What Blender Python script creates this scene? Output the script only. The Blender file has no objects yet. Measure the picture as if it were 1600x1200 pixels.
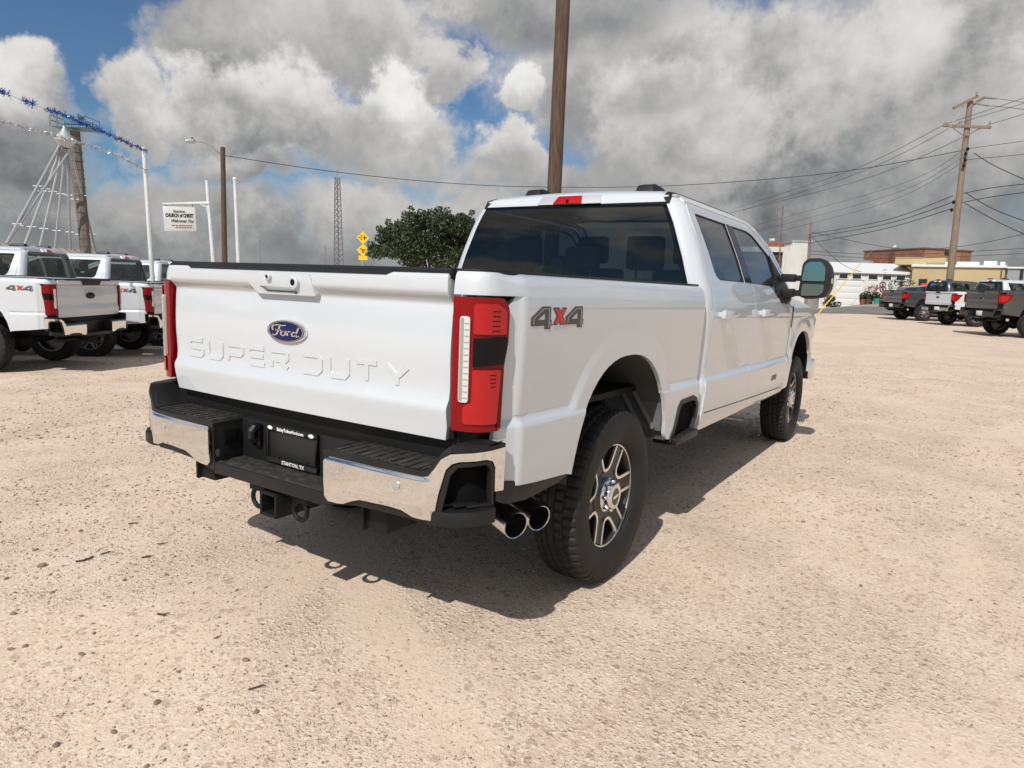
import bpy, bmesh, math, random
import numpy as np
from mathutils import Vector, Matrix
from mathutils.geometry import tessellate_polygon

R = math.radians
scene = bpy.context.scene
COL = scene.collection

# ------------------------------------------------------------------ camera
CAM = np.array((2.2295, -2.9124, 1.3868))
YAW, PITCH, ROLL, FPX = -0.57696, -0.14282, 0.04021, 1067.33   # focal length in pixels of a 1600 px wide frame
_cy, _sy, _cp, _sp = math.cos(YAW), math.sin(YAW), math.cos(PITCH), math.sin(PITCH)
FWD = np.array((_sy * _cp, _cy * _cp, _sp))
_r0 = np.array((_cy, -_sy, 0.0)); _u0 = np.cross(_r0, FWD)
RIGHT = _r0 * math.cos(ROLL) + _u0 * math.sin(ROLL)
UP = _u0 * math.cos(ROLL) - _r0 * math.sin(ROLL)
cam_data = bpy.data.cameras.new('camera')
cam_data.sensor_width = 36.0
cam_data.lens = 36.0 * FPX / 1600.0
cam_data.clip_start, cam_data.clip_end = 0.05, 6000
cam = bpy.data.objects.new('camera', cam_data); COL.objects.link(cam)
M = Matrix.Identity(4)
for i in range(3):
    M[i][0], M[i][1], M[i][2], M[i][3] = RIGHT[i], UP[i], -FWD[i], CAM[i]
cam.matrix_world = M
scene.camera = cam

def ray(px, py):
    return FWD + RIGHT * (px - 800) / FPX - UP * (py - 600) / FPX
def at(px, py, d):
    """point on the ray through a photograph pixel at horizontal distance d"""
    v = ray(px, py); h = math.hypot(v[0], v[1])
    return Vector(CAM + v * (d / h))
def unit(px, py):
    v = ray(px, py); return Vector(v / np.linalg.norm(v))

# ------------------------------------------------------------------ light
SUN_TRAVEL = Vector((-0.17, 1.02, -1.0)).normalized()
TO_SUN = -SUN_TRAVEL
SUN_EL = math.asin(TO_SUN.z)
sun_d = bpy.data.lights.new('sun', 'SUN')
sun_d.energy = 3.6; sun_d.angle = R(0.5); sun_d.color = (1.0, 0.97, 0.93)
sun = bpy.data.objects.new('sun', sun_d); COL.objects.link(sun)
sun.rotation_euler = SUN_TRAVEL.to_track_quat('-Z', 'Y').to_euler()
sun.location = (0, 0, 30)

vs = scene.view_settings
scene.display_settings.display_device = 'sRGB'
vs.view_transform = 'Standard'; vs.look = 'None'; vs.exposure = 0.16; vs.gamma = 1.0; vs.use_curve_mapping = False
scene.cycles.max_bounces = 6; scene.cycles.transparent_max_bounces = 16
scene.cycles.use_denoising = True
scene.cycles.sample_clamp_indirect = 6.0

# ------------------------------------------------------------------ node helper
class NG:
    def __init__(s, tree): s.t = tree; s.n = tree.nodes; s.l = tree.links
    def add(s, kind, **kw):
        nd = s.n.new(kind)
        for k, v in kw.items():
            if k == 'ins':
                for i, val in v.items():
                    if hasattr(val, 'is_output'): s.l.new(val, nd.inputs[i])
                    else: nd.inputs[i].default_value = val
            else: setattr(nd, k, v)
        return nd
    def math(s, op, a, b=0.0, c=0.0, clamp=False):
        return s.add('ShaderNodeMath', operation=op, use_clamp=clamp, ins={0: a, 1: b, 2: c}).outputs[0]
    def vmath(s, op, a, b=(0, 0, 0), c=None):
        nd = s.add('ShaderNodeVectorMath', operation=op, ins={0: a, 1: b})
        return nd.outputs['Value'] if op in ('DOT_PRODUCT', 'LENGTH', 'DISTANCE') else nd.outputs[0]
    def scale(s, a, f):
        nd = s.add('ShaderNodeVectorMath', operation='SCALE', ins={0: a}); 
        if hasattr(f, 'is_output'): s.l.new(f, nd.inputs['Scale'])
        else: nd.inputs['Scale'].default_value = f
        return nd.outputs[0]
    def noise(s, vec, scale=5.0, detail=4.0, rough=0.5, dist=0.0):
        return s.add('ShaderNodeTexNoise', ins={'Vector': vec, 'Scale': scale, 'Detail': detail, 'Roughness': rough, 'Distortion': dist}).outputs[0]
    def smooth(s, x, lo, hi, a=0.0, b=1.0):
        nd = s.add('ShaderNodeMapRange', interpolation_type='SMOOTHSTEP', ins={0: x, 1: lo, 2: hi, 3: a, 4: b})
        return nd.outputs[0]
    def lin(s, x, lo, hi, a=0.0, b=1.0):
        return s.add('ShaderNodeMapRange', clamp=True, ins={0: x, 1: lo, 2: hi, 3: a, 4: b}).outputs[0]
    def mix(s, f, a, b, blend='MIX'):
        nd = s.add('ShaderNodeMix', data_type='RGBA', blend_type=blend)
        for i, v in ((0, f), (6, a), (7, b)):
            if hasattr(v, 'is_output'): s.l.new(v, nd.inputs[i])
            else: nd.inputs[i].default_value = v if i == 0 else (*v, 1.0)[:4]
        return nd.outputs[2]

# ------------------------------------------------------------------ sky
world = bpy.data.worlds.new('World'); scene.world = world; world.use_nodes = True
g = NG(world.node_tree); g.n.clear()
sky = g.add('ShaderNodeTexSky', sky_type='NISHITA', sun_disc=False, sun_elevation=SUN_EL,
            sun_rotation=math.atan2(TO_SUN.x, TO_SUN.y), air_density=1.0, dust_density=0.6, ozone_density=1.0)
dirv = g.add('ShaderNodeTexCoord').outputs['Generated']
sep = g.add('ShaderNodeSeparateXYZ', ins={0: dirv})
dx, dy, dz = sep.outputs
zc = g.math('MAXIMUM', dz, -0.02)
inv = g.math('DIVIDE', 1.0, g.math('ADD', zc, 0.30))
flat = g.add('ShaderNodeCombineXYZ', ins={0: g.math('MULTIPLY', dx, inv), 1: g.math('MULTIPLY', dy, inv), 2: g.math('MULTIPLY', zc, 2.0)}).outputs[0]
half = (0.5, 0.5, 0.5)
def vnoise(vec, scale, detail, amount, rough=0.5):
    return g.scale(g.vmath('SUBTRACT', g.add('ShaderNodeTexNoise', ins={'Vector': vec, 'Scale': scale, 'Detail': detail, 'Roughness': rough}).outputs[1], half), amount)
wob = g.vmath('ADD', vnoise(dirv, 7.0, 2.0, 0.12), vnoise(dirv, 26.0, 5.0, 0.055, 0.6))
dirw = g.vmath('ADD', dirv, wob)
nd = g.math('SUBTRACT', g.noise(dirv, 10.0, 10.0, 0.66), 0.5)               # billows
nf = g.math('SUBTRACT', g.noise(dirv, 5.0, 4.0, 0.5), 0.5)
# the broken deck outside the view, brightened to lift the ambient light
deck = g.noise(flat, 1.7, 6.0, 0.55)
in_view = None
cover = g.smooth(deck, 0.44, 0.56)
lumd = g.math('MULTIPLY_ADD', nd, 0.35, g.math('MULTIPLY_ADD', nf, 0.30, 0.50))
def col_of(l):
    return g.scale(g.mix(g.smooth(l, 0.16, 0.5), (0.945, 0.975, 1.0), (1.0, 0.975, 0.945)), g.math('MAXIMUM', l, 0.08))
skyc = g.mix(1.0, g.scale(sky.outputs[0], 0.056), (0.66, 0.98, 1.25), 'MULTIPLY')
skyc = g.mix(0.03, skyc, (0.40, 0.42, 0.45))
c0 = unit(800, 200); r0 = c0.cross(Vector((0, 0, 1))).normalized(); u0 = r0.cross(c0)
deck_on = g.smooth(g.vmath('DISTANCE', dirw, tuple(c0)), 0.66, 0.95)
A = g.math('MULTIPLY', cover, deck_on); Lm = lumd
# tangent plane of the sky round the direction c0; directions behind it are pushed far away
fr = g.vmath('DOT_PRODUCT', dirw, tuple(c0))
fri = g.math('DIVIDE', 1.0, g.math('MAXIMUM', fr, 0.02))
uv = g.add('ShaderNodeCombineXYZ', ins={0: g.math('MULTIPLY', g.vmath('DOT_PRODUCT', dirw, tuple(r0)), fri), 1: g.math('MULTIPLY_ADD', g.math('LESS_THAN', fr, 0.05), 99.0, g.math('MULTIPLY', g.vmath('DOT_PRODUCT', dirw, tuple(u0)), fri)), 2: 0.0}).outputs[0]
one_nd = g.math('MULTIPLY_ADD', nd, 1.25, 1.0)
shs = g.math('MULTIPLY_ADD', nd, 1.5, g.math('MULTIPLY', nf, 0.8))
nl = g.math('MULTIPLY', nd, 0.32)
# the clouds of the photograph, far to near: centre, half size, brightness of top and base, softness
for px, py, rx, ry, top, base, soft in [
        (800, 430, 1600, 120, .38, .27, .9), (230, 350, 420, 80, .36, .22, .8), (1300, 320, 560, 90, .40, .24, .7), (640, 340, 280, 66, .46, .33, .7), (900, 275, 270, 62, .48, .35, .7),
        (1560, 60, 420, 180, .43, .31, .9), (990, 110, 220, 150, .52, .35, .7), (1290, 170, 430, 175, .53, .215, .7), (1060, 215, 180, 84, .52, .35, .6), (850, -8, 230, 74, .39, .29, .7),
        (550, 55, 165, 105, .50, .34, .7), (350, 50, 112, 98, .44, .28, .5), (25, 235, 115, 76, .28, .20, .6), (205, 165, 62, 66, .55, .35, .45), (590, 215, 135, 66, .52, .34, .55), (410, 185, 165, 82, .60, .29, .5),
        (385, 262, 120, 32, .46, .30, .7), (700, 115, 56, 54, .52, .37, .5), (625, 180, 64, 62, .64, .38, .4), (35, 132, 66, 40, .58, .34, .5), (822, 145, 48, 46, .64, .42, .45), (1045, 130, 105, 48, .56, .40, .7), (795, 236, 78, 38, .58, .39, .55),
        (1420, 385, 520, 70, .34, .22, .7), (1500, 260, 240, 110, .42, .27, .7), (1060, -120, 300, 80, .42, .32, .7), (450, -130, 230, 60, .46, .34, .6)]:
    c = unit(px, py); w_ = c.dot(c0); cu, cv_ = c.dot(r0) / w_, c.dot(u0) / w_
    kx, ky = FPX / rx * 0.92 * w_, FPX / ry * 0.92 * w_
    loc = g.add('ShaderNodeVectorMath', operation='MULTIPLY_ADD', ins={0: uv, 1: (kx, ky, 0), 2: (-cu * kx, -cv_ * ky, 0)}).outputs[0]
    dn = g.math('SUBTRACT', one_nd, g.vmath('LENGTH', loc))
    cv = g.smooth(dn, 0.0, soft * 0.72)
    sh = g.math('ADD', g.vmath('DOT_PRODUCT', loc, (0, 1, 0)), shs)
    l_ = g.math('ADD', nl, g.smooth(sh, -0.75, 0.75, base, top))
    Lm = g.add('ShaderNodeMix', data_type='FLOAT', ins={0: cv, 2: Lm, 3: l_}).outputs[0]
    A = g.math('MAXIMUM', A, cv)
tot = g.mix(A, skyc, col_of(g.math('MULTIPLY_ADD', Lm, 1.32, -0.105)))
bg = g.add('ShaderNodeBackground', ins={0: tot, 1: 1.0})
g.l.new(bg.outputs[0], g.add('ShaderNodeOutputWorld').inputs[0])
world.cycles.sampling_method = 'MANUAL'; world.cycles.sample_map_resolution = 512

# ------------------------------------------------------------------ materials
MATS = {}
def pmat(name, base, rough=0.5, metal=0.0, coat=0.0, spec=0.5, bump=None, var=None, trans=0.0, coat_rough=0.03, emit=None):
    """principled material. bump=(scale, strength, distance, detail); var=(scale, amount, colour2)"""
    if name in MATS: return MATS[name]
    m = bpy.data.materials.new(name); m.use_nodes = True; MATS[name] = m
    g = NG(m.node_tree); b = g.n['Principled BSDF']
    b.inputs['Base Color'].default_value = (*base, 1); b.inputs['Roughness'].default_value = rough
    b.inputs['Metallic'].default_value = metal; b.inputs['Coat Weight'].default_value = coat
    b.inputs['Coat Roughness'].default_value = coat_rough; b.inputs['Coat IOR'].default_value = 1.65
    b.inputs['Specular IOR Level'].default_value = spec; b.inputs['Transmission Weight'].default_value = trans
    if emit:
        b.inputs['Emission Color'].default_value = (*emit[0], 1); b.inputs['Emission Strength'].default_value = emit[1]
    if bump or var: co = g.add('ShaderNodeTexCoord').outputs['Object']
    if var:
        f = g.smooth(g.noise(co, var[0], 6, 0.62), 0.38, 0.66)
        g.l.new(g.mix(g.math('MULTIPLY', f, var[1]), base, var[2]), b.inputs['Base Color'])
    if bump:
        nz = g.noise(co, bump[0], bump[3] if len(bump) > 3 else 4, 0.6)
        bp = g.add('ShaderNodeBump', ins={'Strength': bump[1], 'Distance': bump[2], 'Height': nz})
        g.l.new(bp.outputs[0], b.inputs['Normal'])
    return m
def glass(name, tint, refl=1.0, body=0.0):
    if name in MATS: return MATS[name]
    m = bpy.data.materials.new(name); m.use_nodes = True; MATS[name] = m
    g = NG(m.node_tree); g.n.clear()
    tr = g.add('ShaderNodeBsdfTransparent', ins={0: (*tint, 1)})
    gl = g.add('ShaderNodeBsdfGlossy', ins={0: (refl, refl, refl, 1), 1: 0.01})
    fr = g.add('ShaderNodeFresnel', ins={0: 1.52})
    geo = g.add('ShaderNodeNewGeometry')
    front = g.math('SUBTRACT', 1.0, geo.outputs['Backfacing'])
    mx = g.add('ShaderNodeMixShader', ins={0: g.math('MULTIPLY', fr.outputs[0], front), 1: tr.outputs[0], 2: gl.outputs[0]})
    g.l.new(mx.outputs[0], g.add('ShaderNodeOutputMaterial').inputs[0])
    return m

PAINT = pmat('white_paint', (0.565, 0.60, 0.63), 0.32, coat=1.0, var=(1.3, 0.3, (0.545, 0.57, 0.59)))
BLACK = pmat('black_plastic', (0.010, 0.010, 0.0105), 0.48, spec=0.35, bump=(420, 0.2, 0.002), var=(7, 0.4, (0.019, 0.018, 0.016)))
DUSTY = pmat('dusty_black_plastic', (0.022, 0.021, 0.019), 0.65, spec=0.3, bump=(300, 0.3, 0.002), var=(30, 0.6, (0.075, 0.065, 0.052)))
GLOSSB = pmat('gloss_black', (0.005, 0.005, 0.006), 0.10, spec=0.2)
DARK = pmat('underbody_black', (0.006, 0.006, 0.006), 0.6, spec=0.3)
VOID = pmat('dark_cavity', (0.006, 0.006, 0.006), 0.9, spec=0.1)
CHROME = pmat('chrome', (0.80, 0.80, 0.80), 0.045, metal=1.0)
CHROMED = pmat('bumper_chrome', (0.82, 0.82, 0.82), 0.035, metal=1.0)
STEEL = pmat('exhaust_steel', (0.70, 0.69, 0.67), 0.20, metal=1.0)
MACH = pmat('machined_alloy', (0.88, 0.87, 0.85), 0.36, metal=1.0)
WGREY = pmat('wheel_dark_grey', (0.055, 0.048, 0.045), 0.32, metal=0.5)
RUBBER = pmat('tyre_rubber', (0.013, 0.0125, 0.012), 0.66, spec=0.35, bump=(90, 0.25, 0.003), var=(9, 0.4, (0.032, 0.028, 0.024)))
LINER = pmat('grey_liner', (0.10, 0.105, 0.11), 0.55, bump=(60, 0.2, 0.004), var=(6, 0.5, (0.16, 0.15, 0.135)))
REDL = pmat('red_lens', (0.22, 0.0015, 0.004), 0.12, spec=0.3)
REDB = pmat('red_lens_bright', (0.40, 0.0035, 0.006), 0.14, spec=0.4, coat=0.25, bump=(30, 0.3, 0.008, 1))
REDD = pmat('red_lens_deep', (0.09, 0.001, 0.003), 0.12, spec=0.3)
CLEAR = pmat('clear_lens', (0.72, 0.72, 0.71), 0.10, metal=0.35, coat=1.0)
GREYL = pmat('lens_grey', (0.42, 0.41, 0.40), 0.2, metal=0.5)
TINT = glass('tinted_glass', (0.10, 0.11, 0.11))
TINTF = glass('light_tinted_glass', (0.30, 0.36, 0.35))
SEATM = pmat('seat_fabric', (0.26, 0.25, 0.235), 0.8)
DASH = pmat('dash_plastic', (0.03, 0.03, 0.03), 0.6)
MIRR = pmat('mirror_glass', (0.22, 0.33, 0.37), 0.02, metal=1.0)  # teal tint puts a sky reflection into the glass colour
BLUEB = pmat('emblem_blue', (0.004, 0.012, 0.075), 0.18, spec=0.3)
WHITEM = pmat('white_enamel', (0.78, 0.78, 0.76), 0.4)
DGREY = pmat('decal_grey', (0.06, 0.058, 0.06), 0.4)
LGREY = pmat('decal_light_grey', (0.30, 0.30, 0.31), 0.4)
DRED = pmat('decal_red', (0.50, 0.035, 0.02), 0.4)

# ------------------------------------------------------------------ object helpers
def link(name, me, mat, parent=None):
    o = bpy.data.objects.new(name, me); COL.objects.link(o)
    if mat is not None and not me.materials: me.materials.append(mat)
    if parent is not None: o.parent = parent
    return o
def empty(name, loc=(0, 0, 0), rz=0.0):
    o = bpy.data.objects.new(name, None); COL.objects.link(o); o.empty_display_size = 0.3
    o.location = loc; o.rotation_euler = (0, 0, rz); return o
def tag(o, label=None, cat=None, group=None, kind=None):
    for k, v in (('label', label), ('category', cat), ('group', group), ('kind', kind)):
        if v: o[k] = v
    return o
def copy_tree(o, parent=None):
    c = o.copy(); COL.objects.link(c); c.parent = parent
    for ch in o.children: copy_tree(ch, c)
    return c

class MB:
    """collects shapes into one mesh"""
    def __init__(s): s.v = []; s.f = []
    def raw(s, v, f):
        n = len(s.v); s.v += [tuple(p) for p in v]; s.f += [tuple(i + n for i in q) for q in f]; return s
    def box(s, c, size, rot=None):
        hx, hy, hz = (k / 2 for k in size); c = Vector(c)
        p = [Vector((x, y, z)) for x in (-hx, hx) for y in (-hy, hy) for z in (-hz, hz)]
        if rot is not None: p = [rot @ q for q in p]
        return s.raw([q + c for q in p], [(0, 1, 3, 2), (4, 6, 7, 5), (0, 4, 5, 1), (2, 3, 7, 6), (0, 2, 6, 4), (1, 5, 7, 3)])
    def bx(s, x0, x1, y0, y1, z0, z1): return s.box(((x0 + x1) / 2, (y0 + y1) / 2, (z0 + z1) / 2), (x1 - x0, y1 - y0, z1 - z0))
    def prism(s, poly, a, b, fm):
        """poly 2D extruded a..b; fm(u, v, w) -> xyz"""
        n = len(poly); tri = tessellate_polygon([[Vector((u, v, 0)) for u, v in poly]])
        v = [fm(u, w, a) for u, w in poly] + [fm(u, w, b) for u, w in poly]
        f = [tuple(t) for t in tri] + [tuple(i + n for i in reversed(t)) for t in tri]
        f += [(i, (i + 1) % n, (i + 1) % n + n, i + n) for i in range(n)]
        return s.raw(v, f)
    def tube(s, pts, r, n=10, cap=True):
        pts = [Vector(p) for p in pts]; rs = r if isinstance(r, (list, tuple)) else [r] * len(pts)
        base = len(s.v); up = None
        for i, p in enumerate(pts):
            t = (pts[min(i + 1, len(pts) - 1)] - pts[max(i - 1, 0)]).normalized()
            if up is None: up = t.orthogonal().normalized()
            up = (up - t * up.dot(t)).normalized(); w = t.cross(up)
            for k in range(n):
                a = 2 * math.pi * k / n; s.v.append(tuple(p + (up * math.cos(a) + w * math.sin(a)) * rs[i]))
        for i in range(len(pts) - 1):
            for k in range(n):
                a, b = base + i * n + k, base + i * n + (k + 1) % n; s.f.append((a, b, b + n, a + n))
        if cap:
            s.f.append(tuple(base + k for k in reversed(range(n)))); e = base + (len(pts) - 1) * n
            s.f.append(tuple(e + k for k in range(n)))
        return s
    def lathe(s, prof, n=32, fm=lambda a, r, h: (r * math.cos(a), r * math.sin(a), h), closed=False):
        base = len(s.v); m = len(prof)
        for k in range(n):
            a = 2 * math.pi * k / n
            for r, h in prof: s.v.append(tuple(fm(a, r, h)))
        for k in range(n):
            k2 = (k + 1) % n
            for i in range(m if closed else m - 1):
                j = (i + 1) % m; s.f.append((base + k * m + i, base + k2 * m + i, base + k2 * m + j, base + k * m + j))
        return s
    def ball(s, c, r, n=10, m=7):
        rx, ry, rz = (r, r, r) if not isinstance(r, (tuple, list)) else r
        prof = [(math.sin(math.pi * i / m), -math.cos(math.pi * i / m)) for i in range(m + 1)]
        return s.lathe([(max(q[0], 1e-4), q[1]) for q in prof], n, lambda a, rr, h: (c[0] + rx * rr * math.cos(a), c[1] + ry * rr * math.sin(a), c[2] + rz * h))
    def build(s, name, mat, parent=None, smooth=35, bevel=0.0, seg=2):
        me = bpy.data.meshes.new(name); me.from_pydata(s.v, [], s.f)
        bm = bmesh.new(); bm.from_mesh(me); bmesh.ops.recalc_face_normals(bm, faces=bm.faces)
        if bevel:
            bmesh.ops.remove_doubles(bm, verts=bm.verts, dist=1e-5)
            ed = [e for e in bm.edges if len(e.link_faces) == 2 and e.calc_face_angle(0) > R(30)]
            bmesh.ops.bevel(bm, geom=ed, offset=bevel, segments=seg, profile=0.6, affect='EDGES', clamp_overlap=True)
        bm.to_mesh(me); bm.free()
        if smooth:
            me.shade_smooth(); me.set_sharp_from_angle(angle=R(smooth))
        return link(name, me, mat, parent)

def rbox(name, x0, x1, y0, y1, z0, z1, mat, parent=None, bevel=0.01, seg=2):
    return MB().bx(x0, x1, y0, y1, z0, z1).build(name, mat, parent, bevel=bevel, seg=seg)

def surf(name, outline, fmap, mat, parent=None, step=(0.05, 0.05), holes=(), thick=0.014, hint=(1, 0, 0), cuts=(), coarse=False):
    """panel: a 2D outline (u, v) with holes, cut into a grid, carried by fmap to 3D with exact normals, its rim folded inwards"""
    polys = [[Vector((u, v, 0)) for u, v in outline]] + [[Vector((u, v, 0)) for u, v in h] for h in holes]
    flatv = [p for q in polys for p in q]
    bm = bmesh.new(); bv = [bm.verts.new(p) for p in flatv]
    for t in tessellate_polygon(polys):
        try: bm.faces.new([bv[i] for i in t])
        except ValueError: pass
    us = [p.x for p in flatv]; vs_ = [p.y for p in flatv]
    k = 2.5 if coarse else 1.0
    planes = []
    for lo, hi, st, ax in ((min(us), max(us), step[0] * k, 0), (min(vs_), max(vs_), step[1] * k, 1)):
        if st <= 0: continue
        n = int((hi - lo) / st)
        for i in range(1, n + 1):
            c = [0, 0, 0]; c[ax] = lo + (hi - lo) * i / (n + 1); no = [0, 0, 0]; no[ax] = 1; planes.append((c, no))
    planes += [((c[0], c[1], 0), (n[0], n[1], 0)) for c, n in cuts]
    for c, no in planes:
        bmesh.ops.bisect_plane(bm, geom=bm.verts[:] + bm.edges[:] + bm.faces[:], dist=1e-5, plane_co=c, plane_no=no)
    bm.verts.index_update()
    hint = Vector(hint); e = 1e-3
    P = []; N = []
    for v in bm.verts:
        u, w = v.co.x, v.co.y; p = Vector(fmap(u, w))
        a = Vector(fmap(u + e, w)) - Vector(fmap(u - e, w)); b = Vector(fmap(u, w + e)) - Vector(fmap(u, w - e))
        n = a.cross(b); n = n.normalized() if n.length > 1e-12 else hint.normalized()
        if n.dot(hint) < 0: n = -n
        P.append(p); N.append(n)
    faces = [[v.index for v in f.verts] for f in bm.faces]
    bnd = [(ed.verts[0].index, ed.verts[1].index) for ed in bm.edges if len(ed.link_faces) == 1]
    bm.free()
    fs = []; ln = []
    for f in faces:
        a, b, c = P[f[0]], P[f[1]], P[f[2]]
        if (b - a).cross(c - a).dot(N[f[0]]) < 0: f = f[::-1]
        fs.append(f); ln += [N[i] for i in f]
    if thick:
        idx = {}
        for i in sorted({j for ed in bnd for j in ed}): idx[i] = len(P); P.append(P[i] - N[i] * thick)
        for a, b in bnd:
            q = (a, b, idx[b], idx[a]); nn = (P[b] - P[a]).cross(P[idx[b]] - P[a]).normalized()
            fs.append(q); ln += [nn] * 4
    me = bpy.data.meshes.new(name); me.from_pydata([tuple(p) for p in P], [], fs)
    me.shade_smooth()
    if thick:
        sharp = {tuple(sorted(q)) for q in bnd} | {tuple(sorted((i, j))) for i, j in idx.items()}
        ev = np.empty(len(me.edges) * 2, dtype=np.int32); me.edges.foreach_get('vertices', ev)
        at_ = me.attributes.new('sharp_edge', 'BOOLEAN', 'EDGE')
        at_.data.foreach_set('value', [tuple(sorted(q)) in sharp for q in ev.reshape(-1, 2).tolist()])
    if len(me.loops) == len(ln): me.normals_split_custom_set([tuple(n) for n in ln])
    return link(name, me, mat, parent)

def interp(x, pts):
    if x <= pts[0][0]: return pts[0][1]
    for (a, fa), (b, fb) in zip(pts, pts[1:]):
        if x <= b: return fa + (fb - fa) * (x - a) / (b - a)
    return pts[-1][1]
def cubic(x, pts):
    """monotone-ish smooth interpolation through pts"""
    if x <= pts[0][0]: return pts[0][1]
    if x >= pts[-1][0]: return pts[-1][1]
    for i in range(len(pts) - 1):
        (a, fa), (b, fb) = pts[i], pts[i + 1]
        if x <= b:
            sl = lambda j: 0.0 if j <= 0 or j >= len(pts) - 1 else (pts[j + 1][1] - pts[j - 1][1]) / (pts[j + 1][0] - pts[j - 1][0])
            ma = sl(i) if i > 0 else (fb - fa) / (b - a); mb = sl(i + 1) if i + 1 < len(pts) - 1 else (fb - fa) / (b - a)
            h = b - a; t = (x - a) / h
            return (2*t**3 - 3*t*t + 1)*fa + (t**3 - 2*t*t + t)*h*ma + (3*t*t - 2*t**3)*fb + (t**3 - t*t)*h*mb
def sst(x, lo, hi):
    t = min(1.0, max(0.0, (x - lo) / (hi - lo))); return t * t * (3 - 2 * t)
def roundpoly(pts, r, n=4):
    """2D polygon with rounded corners; r a number or one per corner"""
    out = []; m = len(pts)
    for i in range(m):
        ri = r[i] if isinstance(r, (list, tuple)) else r
        p, a, b = Vector(pts[i]), Vector(pts[i - 1]), Vector(pts[(i + 1) % m])
        if ri <= 0: out.append(tuple(p)); continue
        ta, tb = (a - p), (b - p); d = min(ri, ta.length * 0.48, tb.length * 0.48)
        A, B = p + ta.normalized() * d, p + tb.normalized() * d
        for k in range(n + 1):
            t = k / n; q = A * (1 - t) ** 2 + p * 2 * t * (1 - t) + B * t * t; out.append((q.x, q.y))
    return out
def text_mesh(name, body, size, mat, parent, fm, depth=0.0, align='CENTER', shear=0.0, xs=1.0, offset=0.0):
    cu = bpy.data.curves.new(name, 'FONT'); cu.body = body; cu.size = size; cu.align_x = align; cu.align_y = 'CENTER'
    cu.shear = shear; cu.resolution_u = 2; cu.extrude = depth; cu.offset = offset
    o = bpy.data.objects.new(name, cu); COL.objects.link(o)
    dg = bpy.context.evaluated_depsgraph_get()
    me = bpy.data.meshes.new_from_object(o.evaluated_get(dg)); bpy.data.objects.remove(o); bpy.data.curves.remove(cu)
    for v in me.vertices: v.co = fm(v.co.x * xs, v.co.y, v.co.z)
    me.materials.clear(); me.name = name
    return link(name, me, mat, parent)
def strokes(name, lines, width, mat, parent, fm, depth=0.003):
    """flat pen strokes along 2D polylines, as thin raised bars"""
    mb = MB()
    for ln in lines:
        p = [Vector(q) for q in ln]; L = []; Rr = []
        for i, q in enumerate(p):
            t = (p[min(i + 1, len(p) - 1)] - p[max(i - 1, 0)]); t = t.normalized() if t.length > 0 else Vector((1, 0))
            n = Vector((-t.y, t.x)) * width / 2
            L.append(q + n); Rr.append(q - n)
        poly = L + Rr[::-1]; m = len(p)
        v = [fm(q.x, q.y, depth) for q in poly] + [fm(q.x, q.y, 0) for q in poly]
        f = [(i, i + 1, 2 * m - 2 - i, 2 * m - 1 - i) for i in range(m - 1)]
        n2 = 2 * m; f += [(i, (i + 1) % n2, (i + 1) % n2 + n2, i + n2) for i in range(n2)]
        mb.raw(v, f)
    return mb.build(name, mat, parent, smooth=0)
# ------------------------------------------------------------------ terrain
def hgt(x, y):
    """gentle rise of the lot ahead, slight fall towards the row of pickups"""
    f = interp(y, [(-60, 0), (7, 0), (16, 0.14), (26, 0.36), (38, 0.47), (58, 0.90), (80, 1.38), (140, 1.9), (400, 3.0)])
    f *= sst(x, -16, -3)
    l = -0.20 * sst(-x, 2.5, 9.0) - 0.12 * sst(-x, 9.0, 16.0)
    return f + l
def ground(p): return hgt(p[0], p[1])

# ------------------------------------------------------------------ pickup body surfaces (x right, y forward from rear axle, z up)
WB = 4.066; WR = 0.415
ARCH = [(0.0, 0.47, 0.625, 0.53), (WB, 0.47, 0.60, 0.52)]     # centre y, centre z, half height, half width
def arch_dist(y, z):
    best = 9.0
    for yc, z0, b, a in ARCH:
        zz = max(z - z0, 0.0) / b; q = (abs(y - yc) / a) ** 2.35 + zz ** 2.35
        best = min(best, (q ** (1 / 2.35) - 1.0) * 0.57)
    return best
def char_z(y): return interp(y, [(-1.1, 0.940), (1.0, 0.897), (2.1, 0.884), (5.0, 0.86)])
def body_x(y, z, bed):
    zc = char_z(y)
    if z >= zc:
        if bed: x = cubic(z, [(zc, 0.963), (1.08, 0.971), (1.22, 0.977), (1.31, 0.978), (1.36, 0.974), (1.395, 0.964), (1.418, 0.948), (1.43, 0.925)])
        else: x = cubic(z, [(zc, 0.961), (1.08, 0.969), (1.24, 0.974), (1.34, 0.968), (1.42, 0.952), (1.50, 0.925), (1.6, 0.893), (1.7, 0.856), (1.8, 0.816), (1.87, 0.785), (1.92, 0.757), (1.95, 0.732), (1.975, 0.70)])
    else:
        t = sst(zc - z, 0.004, 0.044)
        lo = cubic(z, [(0.53, 0.935), (0.58, 0.962), (0.66, 0.977), (0.80, 0.983), (0.92, 0.983)])
        x = 0.962 * (1 - t) + lo * t
    w = sst(0.125 - arch_dist(y, z), 0.0, 0.055)
    if z < 1.3: x = x * (1 - w) + max(0.977, x) * w
    if bed and y < -0.90: x -= 0.30 * (-0.90 - y) * sst(-0.90 - y, 0.0, 0.05)
    if y > 4.55: x -= 0.62 * (y - 4.55) ** 1.7
    return x
PATH = [(0.978, -0.86), (0.977, -0.90), (0.970, -0.95), (0.960, -1.0), (0.947, -1.045), (0.926, -1.084), (0.892, -1.108), (0.855, -1.119), (0.822, -1.123)]
def path_pt(pts, s):
    for (a, b) in zip(pts, pts[1:]):
        L = math.hypot(b[0] - a[0], b[1] - a[1])
        if s <= L or b is pts[-1]: t = s / L; return (a[0] + (b[0] - a[0]) * t, a[1] + (b[1] - a[1]) * t)
        s -= L
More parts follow.
